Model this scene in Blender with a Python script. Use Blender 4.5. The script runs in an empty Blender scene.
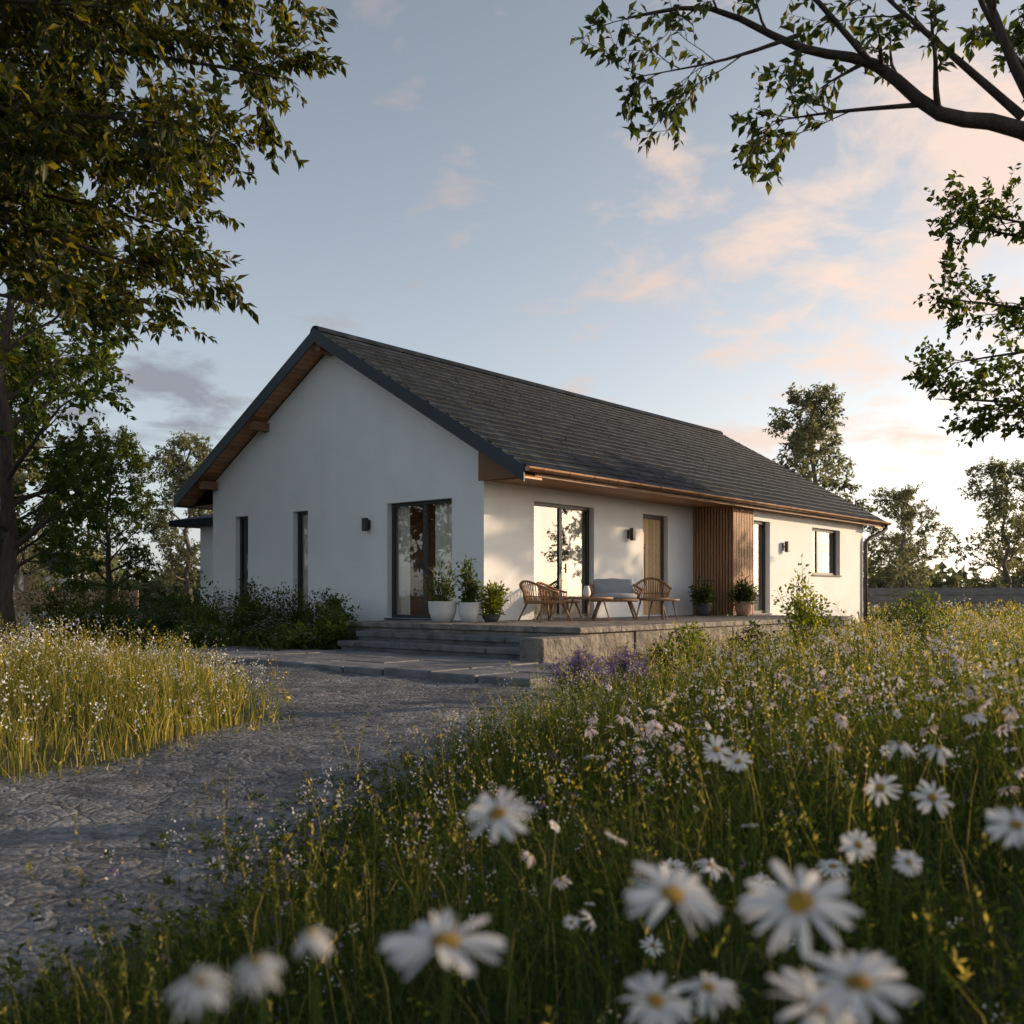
import bpy, math, random
import numpy as np
from mathutils import Vector, noise
R=math.radians
rng=np.random.default_rng(7); random.seed(7)
SC=bpy.context.scene; COL=SC.collection
CAMZ=1.1
# ------------------------------------------------------------ materials
def nt(name):
    m=bpy.data.materials.new(name); m.use_nodes=True; n=m.node_tree; n.nodes.clear()
    return m,n.nodes,n.links
def pmat(name,base,rough=.6,var=.2,scale=5,bump=0,bscale=40,metal=0,detail=4,stretch=None,spec=.5,island=0,bdist=.02):
    m,N,L=nt(name)
    o=N.new('ShaderNodeOutputMaterial'); p=N.new('ShaderNodeBsdfPrincipled'); L.new(p.outputs[0],o.inputs[0])
    tc=N.new('ShaderNodeTexCoord'); mp=N.new('ShaderNodeMapping'); L.new(tc.outputs['Object'],mp.inputs[0])
    if stretch: mp.inputs['Scale'].default_value=stretch
    no=N.new('ShaderNodeTexNoise'); no.inputs['Scale'].default_value=scale; no.inputs['Detail'].default_value=detail
    L.new(mp.outputs[0],no.inputs['Vector'])
    r=N.new('ShaderNodeValToRGB'); L.new(no.outputs[0],r.inputs[0])
    r.color_ramp.elements[0].position=.3; r.color_ramp.elements[1].position=.7
    r.color_ramp.elements[0].color=tuple(c*(1-var) for c in base)+(1,)
    r.color_ramp.elements[1].color=tuple(min(1,c*(1+var)) for c in base)+(1,)
    if island:
        g=N.new('ShaderNodeNewGeometry'); mr=N.new('ShaderNodeMapRange'); mr.inputs[3].default_value=1-island; mr.inputs[4].default_value=1+island
        L.new(g.outputs['Random Per Island'],mr.inputs[0]); mm=N.new('ShaderNodeMix'); mm.data_type='RGBA'; mm.blend_type='MULTIPLY'; mm.inputs[0].default_value=1
        L.new(r.outputs[0],mm.inputs[6]); L.new(mr.outputs[0],mm.inputs[7]); L.new(mm.outputs[2],p.inputs['Base Color'])
    else: L.new(r.outputs[0],p.inputs['Base Color'])
    p.inputs['Roughness'].default_value=rough; p.inputs['Metallic'].default_value=metal; p.inputs['Specular IOR Level'].default_value=spec
    if bump:
        n2=N.new('ShaderNodeTexNoise'); n2.inputs['Scale'].default_value=bscale; n2.inputs['Detail'].default_value=6
        L.new(mp.outputs[0],n2.inputs['Vector'])
        b=N.new('ShaderNodeBump'); b.inputs['Strength'].default_value=bump; b.inputs['Distance'].default_value=bdist
        L.new(n2.outputs[0],b.inputs['Height']); L.new(b.outputs[0],p.inputs['Normal'])
    return m
def leafmat(name,cols,trans=.45,rough=.5,tcol=None,gloss=False):
    m,N,L=nt(name)
    o=N.new('ShaderNodeOutputMaterial'); g=N.new('ShaderNodeNewGeometry')
    r=N.new('ShaderNodeValToRGB'); L.new(g.outputs['Random Per Island'],r.inputs[0])
    e=r.color_ramp.elements
    while len(e)<len(cols): e.new(.5)
    for i,c in enumerate(cols):
        e[i].position=i/(len(cols)-1); e[i].color=tuple(c)+(1,)
    if gloss:
        p=N.new('ShaderNodeBsdfPrincipled'); p.inputs['Roughness'].default_value=rough; L.new(r.outputs[0],p.inputs['Base Color']); p.inputs['Specular IOR Level'].default_value=.3
    else:
        p=N.new('ShaderNodeBsdfDiffuse'); L.new(r.outputs[0],p.inputs['Color'])
    if trans<=0:
        L.new(p.outputs[0],o.inputs[0]); return m
    t=N.new('ShaderNodeBsdfTranslucent')
    mx=N.new('ShaderNodeMix'); mx.data_type='RGBA'; mx.blend_type='MULTIPLY'; mx.inputs[0].default_value=1
    L.new(r.outputs[0],mx.inputs[6]); mx.inputs[7].default_value=(tcol or (2.2,2.0,.8))+(1,)
    L.new(mx.outputs[2],t.inputs[0])
    s=N.new('ShaderNodeMixShader'); s.inputs[0].default_value=trans
    L.new(p.outputs[0],s.inputs[1]); L.new(t.outputs[0],s.inputs[2]); L.new(s.outputs[0],o.inputs[0])
    return m
def glassmat():
    m,N,L=nt('window_glass')
    o=N.new('ShaderNodeOutputMaterial'); g0=N.new('ShaderNodeNewGeometry'); dp=N.new('ShaderNodeVectorMath'); dp.operation='DOT_PRODUCT'
    L.new(g0.outputs['Normal'],dp.inputs[0]); L.new(g0.outputs['Incoming'],dp.inputs[1])
    def mt(op,a,b=None):
        q=N.new('ShaderNodeMath'); q.operation=op
        for i,z in enumerate((a,b)):
            if z is None: continue
            if isinstance(z,(int,float)): q.inputs[i].default_value=z
            else: L.new(z,q.inputs[i])
        return q.outputs[0]
    f=mt('POWER',mt('SUBTRACT',1.0,mt('ABSOLUTE',dp.outputs['Value'])),5.0)
    f=mt('ADD',mt('MULTIPLY',f,.8),.15)
    t=N.new('ShaderNodeBsdfTransparent'); t.inputs[0].default_value=(.9,.92,.92,1)
    g=N.new('ShaderNodeBsdfGlossy'); g.inputs['Roughness'].default_value=.015
    s=N.new('ShaderNodeMixShader'); L.new(f,s.inputs[0]); L.new(t.outputs[0],s.inputs[1]); L.new(g.outputs[0],s.inputs[2]); L.new(s.outputs[0],o.inputs[0])
    return m
def plankmat(name,base,axis,w=.12,rough=.55):
    m,N,L=nt(name)
    o=N.new('ShaderNodeOutputMaterial'); p=N.new('ShaderNodeBsdfPrincipled'); L.new(p.outputs[0],o.inputs[0]); p.inputs['Roughness'].default_value=rough
    tc=N.new('ShaderNodeTexCoord'); sp=N.new('ShaderNodeSeparateXYZ'); L.new(tc.outputs['Object'],sp.inputs[0])
    d=N.new('ShaderNodeMath'); d.operation='DIVIDE'; d.inputs[1].default_value=w; L.new(sp.outputs[axis],d.inputs[0])
    fr=N.new('ShaderNodeMath'); fr.operation='FRACT'; L.new(d.outputs[0],fr.inputs[0])
    fl=N.new('ShaderNodeMath'); fl.operation='FLOOR'; L.new(d.outputs[0],fl.inputs[0])
    wn=N.new('ShaderNodeTexWhiteNoise'); wn.noise_dimensions='1D'; L.new(fl.outputs[0],wn.inputs['W'])
    no=N.new('ShaderNodeTexNoise'); no.inputs['Scale'].default_value=14; no.inputs['Detail'].default_value=5; L.new(tc.outputs['Object'],no.inputs['Vector'])
    ad=N.new('ShaderNodeMath'); ad.operation='ADD'; L.new(wn.outputs[0],ad.inputs[0]); L.new(no.outputs[0],ad.inputs[1])
    r=N.new('ShaderNodeValToRGB'); L.new(ad.outputs[0],r.inputs[0])
    r.color_ramp.elements[0].position=.3;r.color_ramp.elements[1].position=.95
    r.color_ramp.elements[0].color=tuple(c*.65 for c in base)+(1,); r.color_ramp.elements[1].color=tuple(c*1.3 for c in base)+(1,)
    gt=N.new('ShaderNodeMath'); gt.operation='GREATER_THAN'; gt.inputs[1].default_value=.08; L.new(fr.outputs[0],gt.inputs[0])
    mx=N.new('ShaderNodeMix'); mx.data_type='RGBA'; L.new(gt.outputs[0],mx.inputs[0]); mx.inputs[6].default_value=tuple(c*.2 for c in base)+(1,)
    L.new(r.outputs[0],mx.inputs[7]); L.new(mx.outputs[2],p.inputs['Base Color'])
    b=N.new('ShaderNodeBump'); b.inputs['Strength'].default_value=.5; b.inputs['Distance'].default_value=.01; L.new(gt.outputs[0],b.inputs['Height']); L.new(b.outputs[0],p.inputs['Normal'])
    return m
def trackmat():
    m,N,L=nt('stony_track')
    o=N.new('ShaderNodeOutputMaterial'); p=N.new('ShaderNodeBsdfPrincipled'); L.new(p.outputs[0],o.inputs[0])
    p.inputs['Roughness'].default_value=.6; p.inputs['Specular IOR Level'].default_value=.45
    tc=N.new('ShaderNodeTexCoord')
    nd=N.new('ShaderNodeTexNoise'); nd.inputs['Scale'].default_value=5; nd.inputs['Detail'].default_value=6; L.new(tc.outputs['Object'],nd.inputs['Vector'])
    wv=N.new('ShaderNodeMix'); wv.data_type='RGBA'; wv.blend_type='LINEAR_LIGHT'; wv.inputs[0].default_value=.1; L.new(tc.outputs['Object'],wv.inputs[6]); L.new(nd.outputs['Color'],wv.inputs[7])
    n1=N.new('ShaderNodeTexNoise'); n1.inputs['Scale'].default_value=.8; n1.inputs['Detail'].default_value=10; n1.inputs['Roughness'].default_value=.7; L.new(tc.outputs['Object'],n1.inputs['Vector'])
    def vor(sc,feat='F1'):
        v=N.new('ShaderNodeTexVoronoi'); v.feature=feat; v.inputs['Scale'].default_value=sc; L.new(wv.outputs[2],v.inputs['Vector']); return v
    ve=vor(7.5,'DISTANCE_TO_EDGE'); vc=vor(7.5); v2=vor(38); vb=vor(2.2,'DISTANCE_TO_EDGE')
    r=N.new('ShaderNodeValToRGB'); L.new(n1.outputs[0],r.inputs[0])
    r.color_ramp.elements[0].position=.38; r.color_ramp.elements[0].color=(.065,.072,.088,1)
    r.color_ramp.elements[1].position=.64; r.color_ramp.elements[1].color=(.19,.195,.21,1)
    sh=N.new('ShaderNodeSeparateColor'); L.new(vc.outputs['Color'],sh.inputs[0])
    mx=N.new('ShaderNodeMix'); mx.data_type='RGBA'; mx.blend_type='OVERLAY'; mx.inputs[0].default_value=.35
    L.new(r.outputs[0],mx.inputs[6]); L.new(sh.outputs[0],mx.inputs[7])
    sh2=N.new('ShaderNodeSeparateColor'); L.new(v2.outputs['Color'],sh2.inputs[0])
    mx2=N.new('ShaderNodeMix'); mx2.data_type='RGBA'; mx2.blend_type='OVERLAY'; mx2.inputs[0].default_value=.35
    L.new(mx.outputs[2],mx2.inputs[6]); L.new(sh2.outputs[1],mx2.inputs[7])
    L.new(mx2.outputs[2],p.inputs['Base Color'])
    def mr(a,b,c=0,d=1,src=None):
        q=N.new('ShaderNodeMapRange'); q.inputs[1].default_value=a; q.inputs[2].default_value=b; q.inputs[3].default_value=c; q.inputs[4].default_value=d; L.new(src,q.inputs[0]); return q.outputs[0]
    def ad(a,b):
        q=N.new('ShaderNodeMath'); q.operation='ADD'; L.new(a,q.inputs[0]); L.new(b,q.inputs[1]); return q.outputs[0]
    n3=N.new('ShaderNodeTexNoise'); n3.inputs['Scale'].default_value=4; n3.inputs['Detail'].default_value=10; n3.inputs['Roughness'].default_value=.6; L.new(tc.outputs['Object'],n3.inputs['Vector'])
    h=ad(ad(mr(0,.12,0,.8,ve.outputs[0]),mr(0,.03,0,.5,vb.outputs[0])),ad(mr(0,.7,.35,0,v2.outputs['Distance']),mr(0,1,0,1.2,n3.outputs[0])))
    b=N.new('ShaderNodeBump'); b.inputs['Strength'].default_value=1; b.inputs['Distance'].default_value=.022; L.new(h,b.inputs['Height']); L.new(b.outputs[0],p.inputs['Normal'])
    return m
M={}
M['stucco']=pmat('white_render',(.80,.81,.825),.85,.035,1.5,.25,120)
M['plinth']=pmat('plinth',(.25,.25,.25),.85,.15,3,.3,60)
M['tile']=pmat('roof_tile',(.016,.022,.031),.5,.4,3,.2,30,spec=.035,island=.3)
M['metal']=pmat('anthracite_metal',(.035,.046,.058),.5,.1,2,spec=.25)
M['frame']=pmat('window_frame_dark',(.03,.028,.03),.4,.1,3)
M['copper']=pmat('copper_gutter',(.26,.15,.09),.35,.25,4,metal=.75)
M['pipe']=pmat('downpipe',(.10,.085,.08),.4,.2,4,metal=.4)
M['soffit']=plankmat('soffit_planks',(.34,.17,.075),1,.14)
M['beam']=pmat('timber_beam',(.21,.105,.05),.65,.3,6,.2,30,stretch=(1,6,6))
M['slat']=pmat('timber_slats',(.38,.21,.11),.6,.35,5,.2,40,stretch=(6,6,.5))
M['doorwood']=plankmat('oak_door',(.55,.36,.19),0,.16)
M['glass']=glassmat()
M['interior']=pmat('interior_plaster',(.62,.45,.32),.9,.1,1)
M['curtain']=pmat('curtain_linen',(.82,.74,.64),.9,.06,3)
M['lamp']=pmat('lamp_black',(.03,.03,.03),.4,.1,3)
M['lampglass']=pmat('lamp_glass',(.7,.68,.6),.3,.05,3)
M['stone']=pmat('terrace_stone',(.185,.165,.15),.78,.5,3.5,1.0,5,detail=12,island=.07,bdist=.09)
M['step']=pmat('step_stone',(.10,.105,.12),.7,.45,3,1.0,7,detail=10,island=.12,bdist=.04)
M['paving']=pmat('paving_stone',(.14,.145,.165),.65,.4,3,.9,8,detail=10,island=.15,bdist=.03)
M['track']=trackmat()
M['soil']=pmat('meadow_soil',(.04,.042,.02),.95,.5,1.5,.8,12,detail=8)
M['pebble']=leafmat('pebble',[(.05,.055,.065),(.10,.105,.115),(.22,.22,.225)],0,.8)
M['bark']=pmat('bark',(.06,.045,.035),.9,.4,9,.8,25,stretch=(2,2,.5))
M['bark_haze_tint']=pmat('bark_haze_tint',(.15,.13,.11),.95,.3,6)  # distant trunks lightened, haze painted into the bark colour
M['leaf_l']=leafmat('leaf_overhang',[(.012,.024,.007),(.028,.042,.009),(.05,.06,.010),(.16,.14,.02)],.4,tcol=(2.2,2.0,.6),gloss=True)
M['leaf_r']=leafmat('leaf_branch',[(.022,.042,.014),(.042,.066,.018),(.09,.1,.028)],.4,gloss=True)
M['leaf_m']=leafmat('leaf_mid',[(.03,.05,.018),(.05,.08,.024),(.1,.12,.035)],.42)
M['leaf_f']=leafmat('leaf_far_haze_tint',[(.12,.14,.09),(.17,.19,.12),(.25,.25,.16)],.5,tcol=(1.5,1.4,1.0))  # paler, greyer leaves: distance haze is painted into the colour
M['leaf_s']=leafmat('leaf_shrub',[(.022,.042,.022),(.045,.072,.032),(.085,.115,.05)],.35)
M['leaf_y']=leafmat('leaf_yellowgreen',[(.09,.13,.02),(.15,.19,.03),(.22,.24,.05)],.5)
M['herb']=leafmat('leaf_herb',[(.05,.085,.025),(.085,.12,.035),(.15,.17,.055)],.5,tcol=(1.9,1.8,.8))
M['grass']=leafmat('grass',[(.02,.044,.014),(.035,.068,.02),(.055,.09,.025),(.09,.11,.035),(.2,.17,.09)],.42)  # darker copy of the meadow grass, foreground shade put into the green
M['grassmid']=leafmat('grass_sun_tint',[(.04,.07,.02),(.065,.1,.026),(.12,.14,.04),(.2,.19,.08),(.36,.31,.17)],.55,tcol=(1.9,1.75,.95))  # lighter copy of the meadow grass, sunlight painted into its colours
M['grassgold']=leafmat('grass_gold_sun_tint',[(.07,.10,.025),(.14,.16,.04),(.28,.25,.08),(.46,.39,.18)],.6,tcol=(1.9,1.7,.9))  # straw colours raised to carry the left meadow's sunlit glow
M['petal']=leafmat('petal_white',[(.74,.73,.73),(.82,.81,.81)],.3,.6,tcol=(1,.97,.92))
M['petalpink']=leafmat('petal_pale_pink',[(.72,.6,.6),(.8,.72,.7)],.3,.6,tcol=(1,.95,.9))
M['disc']=pmat('flower_disc',(.38,.22,.02),.8,.5,60,.8,200)
M['stem']=leafmat('flower_stem',[(.035,.065,.016),(.06,.09,.03)],.2)
M['yellowf']=leafmat('flower_yellow',[(.6,.42,.03),(.7,.55,.06)],.3,tcol=(1,1,.8))
M['purple']=leafmat('flower_purple',[(.13,.09,.23),(.26,.18,.38)],.3,tcol=(1,1,1))
M['rattan']=pmat('rattan',(.30,.16,.08),.6,.35,30,.5,80)
M['cushion']=pmat('cushion_grey',(.36,.38,.41),.9,.1,8,.3,90)
M['teak']=pmat('teak',(.28,.16,.09),.6,.3,8,.2,40)
M['potwhite']=pmat('pot_white',(.68,.67,.66),.6,.08,3,.15,60)
M['potdark']=pmat('pot_dark',(.08,.08,.085),.6,.2,3)
M['terracotta']=pmat('pot_clay',(.4,.24,.15),.8,.2,5,.2,50)
M['fence']=pmat('fence_grey',(.2,.19,.19),.85,.3,2,stretch=(1,1,8))
M['fencewood']=pmat('fence_warm',(.38,.24,.15),.85,.3,2)
# ------------------------------------------------------------ object helpers
def link(name,me,mats,parent=None,smooth=False):
    for m in (mats if isinstance(mats,(list,tuple)) else [mats]): me.materials.append(m)
    if smooth: me.polygons.foreach_set('use_smooth',np.ones(len(me.polygons),bool))
    o=bpy.data.objects.new(name,me); COL.objects.link(o)
    if parent: o.parent=parent
    return o
class MB:
    def __init__(s): s.v=[];s.f=[];s.mi=[]
    def add(s,vs,fs,mi=0):
        n=len(s.v); s.v+= [tuple(v) for v in vs]; s.f+=[tuple(i+n for i in f) for f in fs]; s.mi+=[mi]*len(fs)
    def box(s,x0,x1,y0,y1,z0,z1,mi=0):
        x0,x1=min(x0,x1),max(x0,x1);y0,y1=min(y0,y1),max(y0,y1);z0,z1=min(z0,z1),max(z0,z1)
        s.add([(x0,y0,z0),(x1,y0,z0),(x1,y1,z0),(x0,y1,z0),(x0,y0,z1),(x1,y0,z1),(x1,y1,z1),(x0,y1,z1)],
              [(0,3,2,1),(4,5,6,7),(0,1,5,4),(1,2,6,5),(2,3,7,6),(3,0,4,7)],mi)
    def prism(s,poly,ax,a0,a1,mi=0):
        def P(p,a):
            if ax==0: return (a,p[0],p[1])
            if ax==1: return (p[0],a,p[1])
            return (p[0],p[1],a)
        n=len(poly); vs=[P(p,a0) for p in poly]+[P(p,a1) for p in poly]
        fs=[tuple(range(n))[::-1],tuple(range(n,2*n))]+[(i,(i+1)%n,n+(i+1)%n,n+i) for i in range(n)]
        s.add(vs,fs,mi)
    def tube(s,pts,rad,seg=8,cap=True,mi=0):
        pts=[Vector(p) for p in pts]; n=len(pts)
        if not isinstance(rad,(list,tuple)): rad=[rad]*n
        vs=[];prev=None
        for i,p in enumerate(pts):
            d=(pts[min(i+1,n-1)]-pts[max(i-1,0)])
            if d.length<1e-9: d=Vector((0,0,1))
            d.normalize()
            if prev is None:
                a=Vector((0,0,1)) if abs(d.z)<.9 else Vector((1,0,0)); x=d.cross(a).normalized()
            else:
                x=prev-d*prev.dot(d)
                x=x.normalized() if x.length>1e-6 else d.orthogonal().normalized()
            prev=x; y=d.cross(x)
            for k in range(seg):
                a=2*math.pi*k/seg; vs.append(p+(x*math.cos(a)+y*math.sin(a))*rad[i])
        fs=[]
        for i in range(n-1):
            for k in range(seg):
                fs.append((i*seg+k,i*seg+(k+1)%seg,(i+1)*seg+(k+1)%seg,(i+1)*seg+k))
        if cap: fs.append(tuple(range(seg))[::-1]); fs.append(tuple(range((n-1)*seg,n*seg)))
        s.add(vs,fs,mi)
    def lathe(s,prof,seg=20,c=(0,0,0),mi=0):
        vs=[];n=len(prof)
        for r,z in prof:
            for k in range(seg):
                a=2*math.pi*k/seg; vs.append((c[0]+r*math.cos(a),c[1]+r*math.sin(a),c[2]+z))
        fs=[(i*seg+k,i*seg+(k+1)%seg,(i+1)*seg+(k+1)%seg,(i+1)*seg+k) for i in range(n-1) for k in range(seg)]
        fs.append(tuple(range(seg))[::-1]); fs.append(tuple(range((n-1)*seg,n*seg)))
        s.add(vs,fs,mi)
    def build(s,name,mats,parent=None,smooth=False,bevel=0):
        me=bpy.data.meshes.new(name); me.from_pydata(s.v,[],s.f); 
        if any(s.mi): me.polygons.foreach_set('material_index',s.mi)
        me.update(); o=link(name,me,mats,parent,smooth)
        if bevel:
            b=o.modifiers.new('bevel','BEVEL'); b.width=bevel; b.segments=2; b.limit_method='ANGLE'
        return o
def npobj(name,V,F,mats,parent=None,mi=None,smooth=False):
    me=bpy.data.meshes.new(name); V=np.asarray(V,np.float32).reshape(-1,3); F=np.asarray(F,np.int32)
    k=F.shape[1]
    me.vertices.add(len(V)); me.vertices.foreach_set('co',V.ravel())
    me.loops.add(F.size); me.loops.foreach_set('vertex_index',F.ravel())
    me.polygons.add(len(F)); me.polygons.foreach_set('loop_start',np.arange(0,F.size,k,dtype=np.int32))
    if mi is not None: me.polygons.foreach_set('material_index',np.asarray(mi,np.int32))
    me.update(calc_edges=True)
    return link(name,me,mats,parent,smooth)
def tag(o,label=None,cat=None,group=None,kind=None):
    if label:o['label']=label
    if cat:o['category']=cat
    if group:o['group']=group
    if kind:o['kind']=kind
    return o
def empty(name,loc=(0,0,0),rz=0,label=None,cat=None,group=None):
    o=bpy.data.objects.new(name,None); COL.objects.link(o); o.location=loc; o.rotation_euler=(0,0,rz); o.empty_display_size=.2
    return tag(o,label,cat,group)
def dup(root,loc,rz=0,sc=1,label=None,group=None):
    r=root.copy(); COL.objects.link(r); r.location=loc; r.rotation_euler=(0,0,rz)
    r.scale=(sc,sc,sc) if not isinstance(sc,tuple) else sc
    if label:r['label']=label
    if group:r['group']=group
    for ch in list(root.children):
        c=ch.copy(); COL.objects.link(c); c.parent=r
        for g in ch.children:
            d=g.copy(); COL.objects.link(d); d.parent=c
    return r
# ------------------------------------------------------------ house frame
CX,CY=-.54,19.0; HA=math.atan2(.763,.6465)
UX,UY=math.cos(HA),math.sin(HA)
def uv2w(u,v): return (CX+u*UX-v*UY, CY+u*UY+v*UX)
def w2uv(x,y):
    dx=x-CX;dy=y-CY; return dx*UX+dy*UY, -dx*UY+dy*UX
# ------------------------------------------------------------ terrain
PATH=np.array([(-12,4.4),(-5,5.3),(-3.0,5.75),(-2.4,6.7),(-2.2,8.4),(-2.7,10.4),(-3.6,12.5),(-5.0,14.5),(-9,18.5),(-7.6,19.5),(-4.4,16.0),(1.0,11.6),(.8,10.3),(.1,8.0),(-.4,6.4),(-.8,5.2),(-1.0,4.3),(-1.15,3.6),(-1.3,3.0),(-1.6,2.5),(-4,1.9),(-12,1.2)])
def sdf(x,y,poly=PATH):
    x=np.asarray(x,float);y=np.asarray(y,float); d=np.full(x.shape,1e9); ins=np.zeros(x.shape,bool)
    n=len(poly)
    for i in range(n):
        ax,ay=poly[i];bx,by=poly[(i+1)%n]; ex,ey=bx-ax,by-ay
        t=np.clip(((x-ax)*ex+(y-ay)*ey)/(ex*ex+ey*ey),0,1)
        d=np.minimum(d,np.hypot(x-ax-t*ex,y-ay-t*ey))
        c=((ay>y)!=(by>y))
        with np.errstate(divide='ignore',invalid='ignore'):
            xi=ax+(y-ay)*ex/(ey if ey!=0 else 1e-9)
        ins^= c&(x<xi)
    return np.where(ins,-d,d)
def sstep(t): t=np.clip(t,0,1); return t*t*(3-2*t)
def rectd(u,v,u0,u1,v0,v1):
    du=np.maximum(np.maximum(u0-u,u-u1),0);dv=np.maximum(np.maximum(v0-v,v-v1),0); return np.hypot(du,dv)
def hard_dist(x,y):
    u,v=w2uv(x,y)
    d=rectd(u,v,0,17,-1.1,9.3); d=np.minimum(d,rectd(u,v,-3.2,9.2,-3.9,1.9)); d=np.minimum(d,rectd(u,v,-5.4,-3.1,-5.6,3.4))
    return np.minimum(d,rectd(u,v,3,9,9,14.6))
def terr(x,y):
    x=np.asarray(x,float);y=np.asarray(y,float)
    s=sstep(sdf(x,y)/2.6)*sstep(hard_dist(x,y)/4.5)
    right=sstep((x+.8)/2.6)
    near=np.exp(-((y-1.5)/6.0)**2)
    A=.08+right*(.13+.17*near)
    A=A*np.exp(-np.maximum(0,np.hypot(x,y)-35)/25)
    wob=.04*np.sin(x*1.3+y*.7)+.03*np.sin(x*.6-y*1.9+1)+.015*np.sin(3.1*x+2.3*y)
    return s*(A+wob*np.exp(-np.hypot(x,y)/60))
def axis(a,b,fine,far):
    c=list(np.arange(a,b+1e-6,fine)); st=fine; x=b
    while x<far: st*=1.35; x+=st; c.append(x)
    st=fine;x=a;L=[]
    while x>-far: st*=1.35; x-=st; L.append(x)
    return np.array(L[::-1]+c)
def gridmesh(xs,ys,zf,mask=None):
    X,Y=np.meshgrid(xs,ys); Z=zf(X,Y); V=np.stack([X,Y,Z],-1).reshape(-1,3)
    nx=len(xs); i,j=np.meshgrid(np.arange(nx-1),np.arange(len(ys)-1)); b=(j*nx+i).ravel()
    F=np.stack([b,b+1,b+1+nx,b+nx],1)
    if mask is not None:
        cx=(X[:-1,:-1]+X[1:,1:])/2; cy=(Y[:-1,:-1]+Y[1:,1:])/2
        F=F[mask(cx,cy).ravel()]
        used=np.unique(F); rm=np.zeros(len(V),int); rm[used]=np.arange(len(used)); V=V[used];F=rm[F]
    return V,F
V,F=gridmesh(axis(-12,14,.2,700),axis(-3,30,.2,900),terr)
tag(npobj('ground',V,F,M['soil'],smooth=True),kind='structure')
def rough(a,b): return noise.noise(Vector((a*.9,b*.9,0)))*.04+noise.noise(Vector((a*4,b*4,3)))*.014+max(0,noise.noise(Vector((a*2.2,b*2.2,9))))*.018
def pz(X,Y):
    z=np.zeros(X.shape)
    for idx in np.ndindex(X.shape):
        z[idx]=rough(X[idx],Y[idx])+noise.noise(Vector((X[idx]*12,Y[idx]*12,7)))*.006
    return terr(X,Y)+.045+z-.05*sstep(sdf(X,Y)/.3)
V,F=gridmesh(np.arange(-9.5,1.7,.06),np.arange(.8,19.6,.06),pz,lambda x,y:(sdf(x,y)<.25)&(hard_dist(x,y)>.0))
tag(npobj('stony_path',V,F,M['track'],smooth=True),kind='structure')
def scatter_proto(PV,PF,pos,rot,scl):
    n=len(pos); c,s=np.cos(rot),np.sin(rot)
    P=PV[None]*scl[:,None,:]
    X=P[...,0]*c[:,None]-P[...,1]*s[:,None]; Y=P[...,0]*s[:,None]+P[...,1]*c[:,None]
    V=np.stack([X,Y,P[...,2]],-1)+pos[:,None,:]
    F=PF[None]+(np.arange(n)*len(PV))[:,None,None]
    return V.reshape(-1,3),F.reshape(-1,PF.shape[1])
ov=np.array([(1,0,0),(.5,.8,.1),(-.6,.85,0),(-1,-.1,.1),(-.4,-.9,0),(.6,-.8,.1),(0.1,.1,.8),(.3,-.3,.65),(-.35,.2,.6)],float)
of=np.array([(0,1,7),(1,6,7),(1,2,6),(2,8,6),(2,3,8),(3,4,8),(4,7,8),(6,8,7),(4,5,7),(5,0,7)])
px=rng.uniform(-9,1.3,50000);py=rng.uniform(.8,18,50000)
k=(sdf(px,py)<.15)&(hard_dist(px,py)>.05)&(rng.random(50000)<np.clip(7/np.hypot(px,py),.15,1)*np.clip(.2+1.3*np.exp(-(sdf(px,py)+.1)**2/.3)+.6*np.sin(px*2.1)*np.sin(py*1.4),.06,1)); px,py=px[k],py[k]
n=len(px); s=rng.lognormal(-4.8,.6,n)
pzv=terr(px,py)+.045+np.array([rough(a,b) for a,b in zip(px,py)])
V,F=scatter_proto(ov,of,np.stack([px,py,pzv-.3*s],1),rng.uniform(0,6.3,n),np.stack([s*1.2,s,s*.7],1))
tag(npobj('loose_gravel',V,F,M['pebble']),'loose grey gravel and small stones strewn over the track','gravel',kind='stuff')
# ------------------------------------------------------------ paving strip
mb=MB(); v=-5.5
while v<3.3:
    dv=random.uniform(.75,1.0); v1=min(v+dv,3.35)
    for (a,b) in ((-5.35,-4.62),(-4.6,-3.87),(-3.85,-3.13)):
        h=.14+random.uniform(-.01,.01); mb.box(a+random.uniform(-.03,.03) if a<-5 else a,b-random.uniform(0,.015),v,v1-.02,-.05,h)
    v=v1
o=mb.build('paving',M['paving'],bevel=.018); o.location=(CX,CY,0); o.rotation_euler=(0,0,HA); tag(o,kind='structure')
# ------------------------------------------------------------ terrace
FZ=.6
ter=empty('stone_terrace',(CX,CY,0),HA,'raised stone terrace with broad dark steps before the white bungalow','terrace')
cols=[];x=-1.9
while x<9.0:
    x1=min(x+random.uniform(1.1,1.6),9.0); cols.append((x,x1)); x=x1
mb=MB(); mb.box(-1.85,8.95,-3.52,1.85,0,FZ-.10)
for a,b in cols:
    y=-3.69
    while y<1.9:
        y1=min(y+.92,1.9); mb.box(a+.003,b-.003,y+.004,y1-.004,FZ-.095,FZ+random.uniform(-.003,.003)); y=y1
x=-1.9
while x<8.9:
    x1=min(x+random.uniform(1.6,2.6),9); mb.box(x+.003,x1-.003,-3.63+random.uniform(-.015,.015),-3.54,0,.5); x=x1
mb.build('deck',M['stone'],ter,bevel=.016)
for i in range(3):
    mb=MB(); zt=FZ-.155*(i+1); u1=-1.9-.42*i; u0=u1-.42; y=-3.5
    mb.box(u0+.045,u1+.02,-3.48,1.0,0,zt-.095)
    while y<1.0:
        y1=min(y+random.uniform(.9,1.4),1.05); mb.box(u0+random.uniform(-.015,.015),u1+.03,y+.004,y1-.004,zt-.095,zt+random.uniform(-.005,.005)); y=y1
    mb.build('step',M['step'],ter,bevel=.014)
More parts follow.
